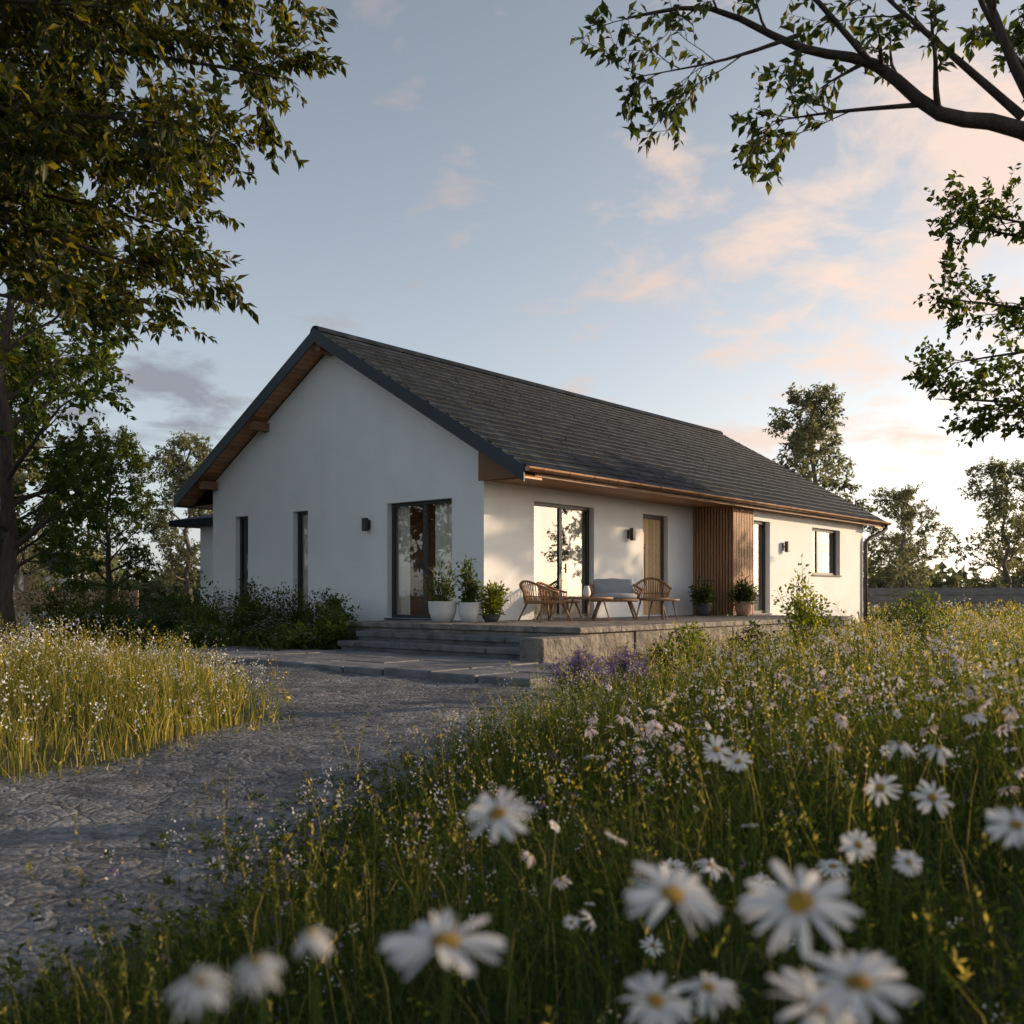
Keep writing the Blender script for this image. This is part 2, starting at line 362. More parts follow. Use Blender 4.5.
mb=MB(); mb.box(-3.15,-1.87,-3.95,-3.51,0,.48); mb.build('step_cheek',M['stone'],ter,bevel=.03)
# ------------------------------------------------------------ the house
H=empty('bungalow',(CX,CY,0),HA,'long white bungalow with dark tiled gable roof and timber soffits','house')
RV,RZ,SL=4.49,6.9,.586
def zr(v): return RZ-SL*abs(v-RV)
E0,E1=-1.43,10.1; G0,G1=-.5,17.6; LEN=16.6; W=9.17
def gP(U0): return lambda a,d,z:(U0+d,a,z)
def sP(V0): return lambda a,d,z:(a,V0+d,z)
def pbox(mb,P,a0,a1,d0,d1,z0,z1,mi=0):
    p=P(a0,d0,z0);q=P(a1,d1,z1); mb.box(p[0],q[0],p[1],q[1],p[2],q[2],mi)
def wallface(mb,P,a0,a1,z0,z1,ops,rev=.24):
    A=sorted({a0,a1,*[o[0] for o in ops],*[o[1] for o in ops]}); Z=sorted({z0,z1,*[o[2] for o in ops],*[o[3] for o in ops]})
    for i in range(len(A)-1):
        for j in range(len(Z)-1):
            ca=(A[i]+A[i+1])/2;cz=(Z[j]+Z[j+1])/2
            if any(o[0]<ca<o[1] and o[2]<cz<o[3] for o in ops): continue
            mb.add([P(A[i],0,Z[j]),P(A[i+1],0,Z[j]),P(A[i+1],0,Z[j+1]),P(A[i],0,Z[j+1])],[(0,1,2,3)])
    for (b0,b1,c0,c1) in ops:
        for q in ([(b0,0,c0),(b0,rev,c0),(b0,rev,c1),(b0,0,c1)],[(b1,0,c0),(b1,rev,c0),(b1,rev,c1),(b1,0,c1)],[(b0,0,c1),(b1,0,c1),(b1,rev,c1),(b0,rev,c1)],[(b0,0,c0),(b1,0,c0),(b1,rev,c0),(b0,rev,c0)]):
            mb.add([P(*t) for t in q],[(0,1,2,3)])
T=FZ+2.42
g_ops=[(.85,2.73,FZ+.02,T),(5.37,5.92,FZ-.1,T),(7.67,8.2,FZ-.1,T)]
s_ops=[(1.53,3.63,FZ+.02,T),(5.6,6.72,FZ+.02,T)]
w_ops=[(9.1,10.1,FZ+.02,T),(12.76,14.78,1.68,T)]
mb=MB(); ZT=3.2
wallface(mb,gP(0),0,W,0,ZT,g_ops)
def zu(v): return zr(v)-.27
mb.add([(0,0,ZT),(0,W,ZT),(0,W,zu(W)),(0,RV,zu(RV)),(0,0,zu(0))],[(0,1,2,3,4)])
wallface(mb,sP(0),0,8,0,zu(0),s_ops)
mb.add([(8,0,0),(8,-1.05,0),(8,-1.05,3.5),(8,0,3.5)],[(0,1,2,3)])
wallface(mb,sP(-1.05),8,LEN,0,3.5,w_ops)
mb.add([(LEN,-1.05,0),(LEN,W,0),(LEN,W,3.4),(LEN,-1.05,3.4)],[(0,1,2,3)])
mb.add([(LEN,-1.05,3.4),(LEN,W,3.4),(LEN,W,zu(W)),(LEN,RV,zu(RV)),(LEN,-1.05,zu(-1.05))],[(0,1,2,3,4)])
mb.add([(0,W,0),(LEN,W,0),(LEN,W,zu(W)),(0,W,zu(W))],[(0,1,2,3)])
mb.build('wall',M['stucco'],H)
mb=MB()
mb.add([(.05,-.0,FZ),(16.5,-.0,FZ),(16.5,9,FZ),(.05,9,FZ)],[(0,1,2,3)])
mb.add([(8.05,-1,FZ+.001),(16.5,-1,FZ+.001),(16.5,0,FZ+.001),(8.05,0,FZ+.001)],[(0,1,2,3)])
mb.add([(.05,4.2,FZ),(16.5,4.2,FZ),(16.5,4.2,3.6),(.05,4.2,3.6)],[(0,1,2,3)])
mb.add([(4.6,.1,FZ),(4.6,9,FZ),(4.6,9,3.6),(4.6,.1,3.6)],[(0,1,2,3)])
mb.add([(.05,.05,3.6),(16.5,.05,3.6),(16.5,9,3.6),(.05,9,3.6)],[(0,1,2,3)])
mb.add([(11.5,-1,FZ),(11.5,4,FZ),(11.5,4,3.4),(11.5,-1,3.4)],[(0,1,2,3)])
mb.build('interior_room',M['interior'],H)
def curtain(P,a0,a1,z0,z1,d=.34,parent=None):
    mb=MB(); n=int((a1-a0)/.03)+2; vs=[]
    for i in range(n):
        a=a0+(a1-a0)*i/(n-1); dd=d+.03*math.sin(i*1.3)+.012*math.sin(i*.37)
        vs+= [P(a,dd,z0),P(a,dd,z1)]
    mb.add(vs,[(2*i,2*i+2,2*i+3,2*i+1) for i in range(n-1)]); return mb.build('curtain',M['curtain'],parent,True)
def window(P,o,mull=(),name='window',curt=(),sill=True,door=False,fw=.07):
    a0,a1,z0,z1=o; mb=MB(); d0,d1=.13,.2
    pbox(mb,P,a0,a0+fw,d0,d1,z0,z1);pbox(mb,P,a1-fw,a1,d0,d1,z0,z1);pbox(mb,P,a0+fw,a1-fw,d0,d1,z1-fw,z1);pbox(mb,P,a0+fw,a1-fw,d0,d1,z0,z0+fw)
    for m in mull: pbox(mb,P,m-fw*.75,m+fw*.75,d0+.01,d1-.005,z0+fw,z1-fw)
    w=mb.build(name,M['frame'],H,bevel=.006)
    mb=MB(); A=[a0+fw]+[m for m in mull]+[a1-fw]
    for i in range(len(A)-1):
        l=A[i]+(fw*.75 if i else 0); r=A[i+1]-(fw*.75 if i<len(A)-2 else 0)
        mb.add([P(l,.168,z0+fw),P(r,.168,z0+fw),P(r,.168,z1-fw),P(l,.168,z1-fw)],[(0,1,2,3)])
    mb.build('pane',M['glass'],w)
    for c in curt: curtain(P,c[0],c[1],z0+.03,z1+.05,parent=w,d=.3)
    if sill:
        mb=MB(); pbox(mb,P,a0-.04,a1+.04,-.05,.13,z0-.035,z0-.002); mb.build('sill',M['metal'],w,bevel=.004)
    if door:
        mb=MB(); m=mull[0]+.09 if mull else a0+.12; pbox(mb,P,m-.012,m+.012,.06,.085,z0+.95,z0+1.15); pbox(mb,P,m-.008,m+.008,.08,.13,z0+1.04,z0+1.06); mb.build('handle',M['metal'],w)
    return w
window(gP(0),g_ops[0],mull=(1.75,),name='glazed_door',curt=((1.05,1.6),(2.35,2.7)),door=True)
window(gP(0),g_ops[1],curt=((5.65,5.9),)); window(gP(0),g_ops[2],curt=())
window(sP(0),s_ops[0],mull=(2.6,),name='glazed_door',curt=((1.58,2.1),(3.1,3.6)),door=True)
window(sP(-1.05),w_ops[0],name='glazed_door',curt=((9.5,10.05),),door=True)
window(sP(-1.05),w_ops[1],mull=(13.45,),curt=((12.83,13.4),(14.2,14.7)))
P=sP(0);a0,a1,z0,z1=s_ops[1]; mb=MB()
pbox(mb,P,a0,a0+.1,.12,.2,z0,z1);pbox(mb,P,a1-.1,a1,.12,.2,z0,z1);pbox(mb,P,a0+.1,a1-.1,.12,.2,z1-.1,z1)
d=mb.build('entrance_door',M['frame'],H,bevel=.005)
mb=MB(); pbox(mb,P,a0+.1,a1-.1,.15,.19,z0,z1-.1); mb.build('door_leaf',M['doorwood'],d)
mb=MB(); mb.tube([(a0+.22,.09,z0+.7),(a0+.22,.09,z0+1.7)],.014,8); mb.tube([(a0+.22,.09,z0+.8),(a0+.22,.15,z0+.8)],.01,6); mb.tube([(a0+.22,.09,z0+1.6),(a0+.22,.15,z0+1.6)],.01,6); mb.build('handle',M['metal'],d,True)
# roof
mb=MB()
for e in (E0,E1):
    mb.prism([(RV,RZ-.03),(e,zr(e)-.03),(e,zr(e)-.12),(RV,RZ-.12)],0,G0+.03,G1-.03)
roof=mb.build('roof',M['metal'],H)
TV=[];TF=[]
rs=np.random.default_rng(3)
for side in (0,1):
    e=E0 if side==0 else E1
    S=math.hypot(e-RV,zr(e)-RZ); rows=int(S/.31); ex=S/rows; dirv=np.array([0,(e-RV)/S,(zr(e)-RZ)/S]); nrm=np.array([0,-dirv[2],dirv[1]])
    if nrm[2]<0: nrm=-nrm
    ncol=int((G1-G0)/.33); cw=(G1-G0)/ncol
    for r in range(rows):
        off=.5 if r%2 else 0
        for c in range(-1 if off else 0,ncol):
            ua=max(G0,G0+(c+off)*cw); ub=min(G1,G0+(c+1+off)*cw)
            if ub-ua<.05: continue
            s0=r*ex-.04; s1=(r+1)*ex+(.03 if r==rows-1 else .0)
            l0=-.005; l1=.042+rs.uniform(-.004,.005); j=rs.uniform(-.005,.005); tl=rs.uniform(-.003,.003)
            base=np.array([0,RV,RZ-.03])
            def pt(u,s,h): return base+np.array([u,0,0])+dirv*s+nrm*h
            a,b=ua+.003,ub-.003
            vs=[pt(a,max(0,s0),l0),pt(b,max(0,s0),l0),pt(b,s1+j-.03,l1+tl),pt(a,s1+j-.03,l1-tl),pt(b,s1+j,l1+tl-.014),pt(a,s1+j,l1-tl-.014),pt(a,s1+j,l1-.05),pt(b,s1+j,l1-.05)]
            n0=len(TV); TV+=vs; TF+=[(n0,n0+1,n0+2,n0+3),(n0+3,n0+2,n0+4,n0+5),(n0+5,n0+4,n0+7,n0+6)]
npobj('tile_courses',TV,TF,M['tile'],roof)
mb=MB(); u=G0-.02
while u<G1:
    u1=min(u+.42,G1+.02); prof=[(RV-.15,RZ-.07),(RV-.12,RZ+.0),(RV-.05,RZ+.055),(RV+.05,RZ+.055),(RV+.12,RZ+.0),(RV+.15,RZ-.07)]
    mb.prism(prof,0,u,u1-.008); u=u1
mb.build('ridge_tiles',M['tile'],roof)
for e in (E0,E1):
    for (ua,ub) in ((G0-.03,G0),(G1,G1+.03)):
        mb=MB(); mb.prism([(RV,RZ+.0),(e,zr(e)+.0),(e,zr(e)-.30),(RV,RZ-.30)],0,ua,ub); mb.build('barge_board',M['metal'],H)
    mb=MB(); mb.prism([(RV,RZ-.2),(e,zr(e)-.2),(e,zr(e)-.235),(RV,RZ-.235)],0,G0+.001,-.002); mb.build('verge_soffit',M['soffit'],H)
    mb=MB(); mb.prism([(RV,RZ-.2),(e,zr(e)-.2),(e,zr(e)-.235),(RV,RZ-.235)],0,LEN+.002,G1-.002); mb.build('verge_soffit',M['soffit'],H)
BU=-.16
mb=MB(); mb.box(BU+.04,8,-1.34,-.003,3.30,3.33); mb.box(8,G1-.05,-1.34,-1.053,3.30,3.33)
mb.build('eave_soffit',M['soffit'],H)
mb=MB(); mb.box(BU,G1,-1.395,-1.345,3.25,3.38); mb.build('eave_fascia',M['beam'],H,bevel=.004)
mb=MB(); mb.prism([(-1.34,3.28),(.0,3.28),(.0,zr(0)-.245),(-1.34,zr(-1.34)-.245)],0,BU,BU+.04); mb.build('eave_end_panel',M['beam'],H)
mb=MB(); mb.box(G0,G1,E1-.03,E1,zr(E1)-.28,zr(E1)-.06); mb.build('eave_fascia',M['metal'],H)
mb=MB(); mb.box(.0,16.6,W,E1-.03,zr(E1)-.26,zr(E1)-.23); mb.build('eave_soffit',M['soffit'],H)
for vv in (RV,6.9,W-.15):
    mb=MB(); t=zr(vv)-.24-.02- (.06 if vv!=RV else .03); mb.box(-.44,-.002,vv-.09,vv+.09,t-.2,t); mb.build('purlin',M['beam'],H,bevel=.008)
def gutter(v0,z0,ua,ub,r=.08,br=True):
    n=8; lo=[(v0+r*math.cos(math.pi+math.pi*i/n),z0+r*math.sin(math.pi+math.pi*i/n)) for i in range(n+1)]
    up=[(v0+(r-.008)*math.cos(2*math.pi-math.pi*i/n),z0+(r-.008)*math.sin(2*math.pi-math.pi*i/n)) for i in range(n+1)]
    poly=lo+up; N_=len(poly); mb=MB()
    mb.add([(ua,a,b) for a,b in poly]+[(ub,a,b) for a,b in poly],[(i,(i+1)%N_,N_+(i+1)%N_,N_+i) for i in range(N_)])
    mb.prism(lo,0,ua-.008,ua); mb.prism(lo,0,ub,ub+.008)
    g=mb.build('gutter',M['copper'],H)
    if br:
        m2=MB(); m2.prism([(v0+(r+.006)*math.cos(math.pi+math.pi*i/n),z0+(r+.006)*math.sin(math.pi+math.pi*i/n)) for i in range(n+1)],0,0,.03)
        b0=m2.build('gutter_bracket',M['copper'],g); b0.location.x=ua+.4; u=ua+1.2
        while u<ub:
            b=b0.copy(); COL.objects.link(b); b.parent=g; b.location.x=u; u+=.8
gutter(-1.48,3.40,G0,G1+.1); gutter(E1+.08,zr(E1)-.1,G0,G1,br=False)
mb=MB(); mb.tube([(17.45,-1.48,3.35),(17.45,-1.48,3.2),(17.3,-1.42,3.1),(16.75,-1.2,2.88),(16.6,-1.14,2.74),(16.6,-1.14,2.55),(16.6,-1.14,.05)],.06,10)
for z in (2.4,1.4,.5): mb.lathe([(.072,0),(.072,.035)],10,(16.6,-1.14,z))
mb.build('downpipe',M['pipe'],H,True)
mb=MB()
mb.box(7.965,7.998,-1.05,-.0,FZ+.01,3.29); 
v=-1.06
while v<-.06: mb.box(7.915,7.964,v,v+.045,FZ+.01,3.29); v+=.082
mb.box(7.97,9.05,-1.085,-1.053,FZ+.01,3.29)
u=7.915
while u<9.02: mb.box(u,u+.05,-1.14,-1.087,FZ+.01,3.29); u+=.085
mb.build('slat_screen',M['slat'],H)
def wall_lamp(P,a,z):
    mb=MB(); pbox(mb,P,a-.06,a+.06,-.025,-.001,z-.1,z+.1); pbox(mb,P,a-.015,a+.015,-.06,-.025,z-.02,z+.02)
    pbox(mb,P,a-.055,a+.055,-.16,-.06,z-.14,z+.14); l=mb.build('wall_lamp',M['lamp'],H,bevel=.006)
    mb=MB(); pbox(mb,P,a-.04,a+.04,-.145,-.075,z-.155,z-.141); mb.build('diffuser',M['lampglass'],l)
wall_lamp(gP(0),3.3,FZ+2.0); wall_lamp(sP(0),5.0,FZ+1.9); wall_lamp(sP(-1.05),10.9,FZ+1.8)
mb=MB(); mb.box(-.012,-.002,-.0,W,0,.28); mb.build('plinth',M['plinth'],H)
mb=MB(); wallface(mb,gP(3.0),9.17,14.5,0,3.45,[(12.9,13.5,1.5,2.8)]); mb.add([(3,14.5,0),(9,14.5,0),(9,14.5,3.45),(3,14.5,3.45)],[(0,1,2,3)])
sw=mb.build('side_wing',M['stucco'],H)
mb=MB(); mb.add([(2.4,9.2,3.4),(2.4,15.3,3.4),(6,13.8,4.2),(6,9.2,4.2),(9.6,9.2,3.4),(9.6,15.3,3.4),(2.4,9.2,3.22),(2.4,15.3,3.22),(9.6,15.3,3.22),(9.6,9.2,3.22)],[(0,1,2,3),(3,2,5,4),(1,5,2),(0,6,7,1),(1,7,8,5),(6,9,8,7)]); mb.build('side_wing_roof',M['tile'],sw)
window(gP(3.0),(12.9,13.5,1.5,2.8))
# ------------------------------------------------------------ foliage
def leafgeo(P,D,L,Wd,rg,droop=.0):
    n=len(P); D=D+np.array([0,0,-droop]); D/=np.linalg.norm(D,axis=1,keepdims=True)+1e-9
    Rn=rg.normal(size=(n,3))+np.array([0,0,1.2]); S=np.cross(D,Rn); S/=np.linalg.norm(S,axis=1,keepdims=True)+1e-9
    N=np.cross(S,D); L=L[:,None];W=(Wd[:,None])
    m=P+D*L*.45
    V=np.stack([P,m+S*W+N*W*.35,P+D*L-N*L*.12,m-S*W+N*W*.35],1).reshape(-1,3)
    F=np.array([(0,1,2),(0,2,3)])[None]+(np.arange(n)*4)[:,None,None]
    return V,F.reshape(-1,3)
def perp(d,rg):
    r=Vector(rg.normal(size=3)); p=r-d*r.dot(d); return p.normalized() if p.length>1e-5 else d.orthogonal().normalized()
def path(start,d,length,n,rg,wander=.25,up=0.0):
    pts=[Vector(start)];d=Vector(d).normalized()
    for i in range(n):
        d=(d+Vector(rg.normal(size=3))*wander+Vector((0,0,up))).normalized(); pts.append(pts[-1]+d*(length/n))
    return pts
def along(pts,t):
    f=t*(len(pts)-1); i=min(int(f),len(pts)-2); return pts[i].lerp(pts[i+1],f-i),(pts[i+1]-pts[i]).normalized()
def tree_geo(seed,trunk,tr,limbs,sec=8,secl=1.0,tw=6,twl=.4,leaf=.1,nleaf=10,tmin=.2,droop=.2,lw=.28,secup=.02):
    rg=np.random.default_rng(seed); wood=MB(); P=[];D=[]
    if trunk: wood.tube(trunk,[tr*(1-.75*i/(len(trunk)-1))*(1.25 if i==0 else 1) for i in range(len(trunk))],10)
    for (lp,lr) in limbs:
        n=len(lp); wood.tube(lp,[max(.004,lr*(1-.9*i/(n-1))) for i in range(n)],7,False)
        for s in range(sec):
            t=tmin+(1-tmin)*(s+rg.random())/sec; t=min(t,.995)
            p,d=along(lp,t); q=perp(d,rg); dd=(d*.75+q*rg.uniform(.5,1.0)); dd.z*=.8
            sl=secl*(1.15-.6*t)*rg.uniform(.6,1.2); r1=max(.004,lr*(1-.9*t)*.5)
            sp=path(p,dd,sl,4,rg,.14,secup); wood.tube(sp,[max(.003,r1*(1-.8*i/4)) for i in range(5)],4,False)
            for k in range(tw):
                t2=.25+.75*(k+rg.random())/tw; t2=min(t2,.99)
                p2,d2=along(sp,t2); q2=perp(d2,rg); d3=(d2*.8+q2*.8).normalized(); tl=twl*rg.uniform(.6,1.3)
                tp=path(p2,d3,tl,2,rg,.15,-.02); wood.tube(tp,[max(.002,r1*.25),max(.002,r1*.2),.0015],3,False)
                for j in range(nleaf):
                    t3=.1+.9*(j+rg.random()*.6)/nleaf; t3=min(t3,1)
                    p3,d4=along(tp,min(t3,.999)); q3=perp(d4,rg)
                    P.append(p3); D.append(d4*.55+q3*.8)
    P=np.array([tuple(p) for p in P]);D=np.array([tuple(p) for p in D]); n=len(P)
    L=leaf*rg.uniform(.6,1.25,n)
    V,F=leafgeo(P,D,L,L*lw,rg,droop)
    return wood,V,F
def mk_tree(name,loc,geo,bark,leafm,label,cat='tree',group=None,rz=0):
    t=empty(name,loc,rz,label,cat,group); geo[0].build('trunk',bark,t,True); npobj('crown',geo[1],geo[2],leafm,t); return t
def auto_tree(seed,h,tr,base=.25,spread=.35,nl=16,**kw):
    rg=np.random.default_rng(seed); tp=[Vector((0,0,-.2))]; n=8
    for i in range(1,n+1): tp.append(Vector((rg.normal()*.012*h,rg.normal()*.012*h,h*.96*i/n)))
    limbs=[]
    for i in range(nl):
        f=(i+rg.random())/nl; t=base+(1-base)*f*.97; p,_=along(tp,t); a=i*2.4+rg.normal()*.4
        prof=(math.sin(math.pi*(.12+.82*f))**.7)*rg.uniform(.65,1.2)
        d=Vector((math.cos(a),math.sin(a),.25+.9*f)); limbs.append((path(p,d,h*spread*prof,5,rg,.14,.05),tr*.45*(1-.7*f)))
    return tree_geo(seed+1,tp,tr,limbs,**kw)
def limb(*pts): 
    P=[Vector(p) for p in pts]; out=[]
    for i in range(len(P)-1):
        a=P[max(i-1,0)];b=P[i];c=P[i+1];d=P[min(i+2,len(P)-1)]
        for k in range(3):
            t=k/3; out.append(.5*((2*b)+(c-a)*t+(2*a-5*b+4*c-d)*t*t+(3*b-a-3*c+d)*t*t*t))
    out.append(P[-1]); return out
BX,BY=-5.6,7.4
def rel(x,y,z): return (x-BX,y-BY,z)
tr=[Vector(p) for p in [(0,0,-.2),(0.05,0,1.2),(-.05,.05,2.6),(.1,0,4.2),(0,.05,6),(.1,0,8)]]
lm=[]
for (o,mid,e) in [((-5.5,7.4,3.4),(-4.4,7.3,4.5),(-2.1,7.0,4.3)),((-5.5,7.4,4.0),(-4.0,7.2,5.1),(-1.6,7.1,4.8)),((-5.5,7.4,4.6),(-3.8,7.0,5.6),(-1.75,6.8,5.4)),
                  ((-5.5,7.4,3.0),(-4.4,7.1,3.9),(-2.4,6.8,3.3)),((-5.5,7.4,3.2),(-4.6,7.6,4.3),(-2.6,7.9,4.0)),((-5.5,7.4,5.0),(-4.2,7.8,6.1),(-2.2,8.2,6.2)),
                  ((-5.5,7.4,2.6),(-4.6,6.9,3.3),(-2.9,6.4,2.95)),((-5.5,7.4,4.2),(-4.8,6.6,5.0),(-2.3,5.9,4.6)),((-5.5,7.4,5.4),(-4.9,7.2,6.9),(-3.4,7,7.6)),
                  ((-5.5,7.4,3.6),(-4.4,8.0,4.9),(-2.5,8.6,5.0)),((-5.5,7.4,3.6),(-4.2,6.6,4.3),(-2.2,6.3,4.1)),((-5.5,7.4,4.4),(-3.8,8.2,5.8),(-2.3,8.8,6.0)),((-5.5,7.4,4.2),(-4.0,7.6,4.7),(-2.7,7.8,4.7)),
                  ((-5.5,7.4,4.6),(-4.2,6.4,5.2),(-2.6,6.2,5.0)),((-5.5,7.4,3.2),(-4.6,6.4,3.8),(-3.0,5.9,3.8)),((-5.5,7.4,3.8),(-4.6,6.9,4.5),(-3.0,6.7,4.5)),((-5.5,7.4,3.0),(-4.4,7.8,3.8),(-3.0,8.2,3.7)),
                  ((-5.5,7.4,4.4),(-6.5,7,5.5),(-8,6.6,5.8)),((-5.5,7.4,4.0),(-5.8,8.6,5.0),(-6,10,5.4)),((-5.5,7.4,4.4),(-5.8,6.2,5.4),(-6,4.8,5.6))]:
    lm.append((limb(rel(*o),rel(*mid),rel(*e)),.05))
g=tree_geo(11,tr,.2,lm,sec=18,secl=.75,tw=8,twl=.3,leaf=.095,nleaf=15,droop=.45,tmin=.2,lw=.21)
mk_tree('broadleaf_tree',(BX,BY,0),g,M['bark'],M['leaf_l'],'near leafy tree whose dark golden boughs fill the top left corner')
BX,BY=5.2,6.6
tr=[Vector(p) for p in [(0,0,-.2),(0.0,0,1.2),(-.1,.0,2.4),(-.25,-.1,3.3),(-.1,0,5),(.1,0,7)]]
lm=[(limb(rel(5.0,6.5,3.0),rel(4.0,6.2,3.55),rel(3.1,6,3.92),rel(2.6,6,4.02),rel(2.2,6,4.32),rel(1.75,6,4.42),rel(1.2,6,4.66),rel(.7,6.0,4.6)),.07),
    (limb(rel(3.3,6,3.85),rel(3.0,5.9,4.25),rel(2.82,5.9,4.7),rel(2.45,5.8,5.2)),.045),
    (limb(rel(3.1,6,4.0),rel(2.7,6.0,4.35),rel(2.3,6.0,4.7),rel(1.9,6,5.1)),.03),
    (limb(rel(5.0,6.5,3.3),rel(4.0,6.3,3.9),rel(3.3,6.2,4.3),rel(2.95,6.2,4.8),rel(2.7,6.1,5.4)),.05),
    (limb(rel(2.55,6,4.08),rel(2.0,6.1,4.08),rel(1.6,6.1,4.02)),.018),
    (limb(rel(1.75,6,4.5),rel(1.3,6,4.35),rel(.8,6.1,4.3)),.016),
    (limb(rel(2.2,6,4.3),rel(1.6,5.8,4.75),rel(1.0,5.7,4.8)),.022),
    (limb(rel(5.0,6.5,4.0),rel(5.2,6.0,5.5),rel(4.8,5.6,7.0)),.06),(limb(rel(5.1,6.6,4.2),rel(6,7,5.5),rel(6.8,7.2,6.5)),.06),(limb(rel(5.0,6.6,3.8),rel(4.6,7.6,5.0),rel(4.4,8.4,5.8)),.06)]
g=tree_geo(21,tr,.2,lm,sec=9,secl=.55,tw=5,twl=.19,leaf=.08,nleaf=6,droop=.35,tmin=.38,lw=.27)
mk_tree('broadleaf_tree',(BX,BY,0),g,M['bark'],M['leaf_r'],'near tree with bare dark limb and sparse leaf sprays across the top right')
BX,BY=8.3,11.8
tr=[Vector(p) for p in [(0,0,-.2),(0.0,0,1.4),(-.1,.1,2.8),(.05,0,4.2),(0,0,5.8),(0,0,7.2)]]
lm=[]
for (o,mid,e) in [((8.2,11.8,2.4),(6.6,11.4,3.2),(4.75,11.1,3.3)),((8.2,11.8,2.9),(6.5,11.4,4.2),(4.9,11.2,4.45)),((8.2,11.8,3.6),(6.6,11.5,5.0),(5.0,11.2,5.3)),
      ((8.2,11.8,2.2),(6.9,11.2,3.1),(5.3,10.8,3.05)),((8.2,11.8,4.0),(6.8,11.6,5.2),(5.3,11.4,5.5)),((8.2,11.8,3.2),(7.0,12.2,4.1),(5.5,12.4,4.0)),((8.2,11.8,4),(9.5,12,5),(10.6,12,5.6)),((8.2,11.8,4),(8.5,10.6,5),(8.6,9.6,5.6)),((8.2,11.8,5),(8,12.5,6.5),(7.6,13,7.8))]:
    lm.append((limb(rel(*o),rel(*mid),rel(*e)),.05))
g=tree_geo(31,tr,.17,lm,sec=13,secl=.75,tw=6,twl=.3,leaf=.09,nleaf=10,droop=.25,tmin=.3,lw=.32)
mk_tree('broadleaf_tree',(BX,BY,0),g,M['bark'],M['leaf_m'],'leafy tree reaching in from the right edge below the overhanging limb')
A=auto_tree(41,9,.17,.2,.36,22,sec=9,secl=1.3,tw=6,twl=.55,leaf=.17,nleaf=12)
B=auto_tree(51,10,.2,.15,.21,24,sec=8,secl=1.0,tw=6,twl=.5,leaf=.19,nleaf=11)
Cc=auto_tree(61,8,.15,.12,.42,20,sec=9,secl=1.3,tw=6,twl=.5,leaf=.19,nleaf=11)
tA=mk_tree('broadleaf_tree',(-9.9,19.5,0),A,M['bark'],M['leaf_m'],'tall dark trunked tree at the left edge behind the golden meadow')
tB=mk_tree('slender_tree',(15.2,50,0),B,M['bark_haze_tint'],M['leaf_f'],'tall slender tree rising behind the right end of the roof',rz=1)
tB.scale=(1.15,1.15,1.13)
tC=mk_tree('broadleaf_tree',(20,50.5,0),Cc,M['bark_haze_tint'],M['leaf_f'],'small round tree just right of the house end behind the fence',rz=2.0)
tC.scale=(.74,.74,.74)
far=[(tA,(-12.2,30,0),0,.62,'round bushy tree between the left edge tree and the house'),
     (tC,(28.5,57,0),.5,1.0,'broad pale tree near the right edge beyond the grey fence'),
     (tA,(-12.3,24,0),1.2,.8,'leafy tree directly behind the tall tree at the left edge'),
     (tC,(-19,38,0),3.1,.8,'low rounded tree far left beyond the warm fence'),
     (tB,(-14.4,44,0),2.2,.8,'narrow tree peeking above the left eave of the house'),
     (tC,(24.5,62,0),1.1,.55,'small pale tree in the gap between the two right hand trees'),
     (tA,(22,27.5,0),.4,.9,'unseen leafy tree added outside the right edge to dapple the house wall')]  # last tree is out of view, added to cast dappled shade on the wall
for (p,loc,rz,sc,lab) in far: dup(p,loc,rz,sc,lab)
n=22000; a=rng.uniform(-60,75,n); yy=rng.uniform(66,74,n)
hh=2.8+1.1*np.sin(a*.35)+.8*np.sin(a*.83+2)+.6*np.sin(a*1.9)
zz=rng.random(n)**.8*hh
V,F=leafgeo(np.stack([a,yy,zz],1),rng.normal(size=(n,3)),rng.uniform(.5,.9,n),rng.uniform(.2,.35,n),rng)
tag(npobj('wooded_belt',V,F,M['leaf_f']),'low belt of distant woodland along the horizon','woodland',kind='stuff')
# ------------------------------------------------------------ shrubs
def shrub_geo(seed,r,h,n,leaf,lw=.3):
    rg=np.random.default_rng(seed); wood=MB(); P=[];D=[]
    ns=24
    for i in range(ns):
        a=rg.uniform(0,6.28); q=rg.uniform(.1,1); e=Vector((math.cos(a)*r*q,math.sin(a)*r*q,h*(1-.35*q)*rg.uniform(.6,1.35)))
        pts=[Vector((e.x*.15,e.y*.15,-.03)),Vector((e.x*.5,e.y*.5,e.z*.5)),e]; wood.tube(pts,[.009,.006,.002],4,False)
        for j in range(n//ns):
            t=rg.uniform(.1,1); p,d=along(pts,min(t,.99)); o=Vector(rg.normal(size=3))*r*.17*(1.2-.8*t)
            P.append(tuple(p+o)); D.append(tuple(o.normalized()+d*.5))
    P=np.array(P);D=np.array(D);P[:,2]=np.maximum(P[:,2],.02); L=leaf*rg.uniform(.6,1.3,len(P))
    V,F=leafgeo(P,D,L,L*lw,rg); return wood,V,F
def terz(x,y): return float(terr(np.array([x]),np.array([y]))[0])
def flowers_on(seed,r,h,n,size,matr,parent,name='blossom'):
    rg=np.random.default_rng(seed); V=[];F=[]
    for i in range(n):
        a=rg.uniform(0,6.28);q=math.sqrt(rg.random()); c=np.array([math.cos(a)*r*q,math.sin(a)*r*q,h*(1-.35*q)*rg.uniform(.8,1.12)])
        for k in range(5):
            b=k*1.257+a; b0=len(V); w=size
            V+= [c,c+np.array([math.cos(b-.5),math.sin(b-.5),.25])*w*.7,c+np.array([math.cos(b),math.sin(b),.2])*w,c+np.array([math.cos(b+.5),math.sin(b+.5),.25])*w*.7]
            F+= [(b0,b0+1,b0+2),(b0,b0+2,b0+3)]
    return npobj(name,V,F,matr,parent)
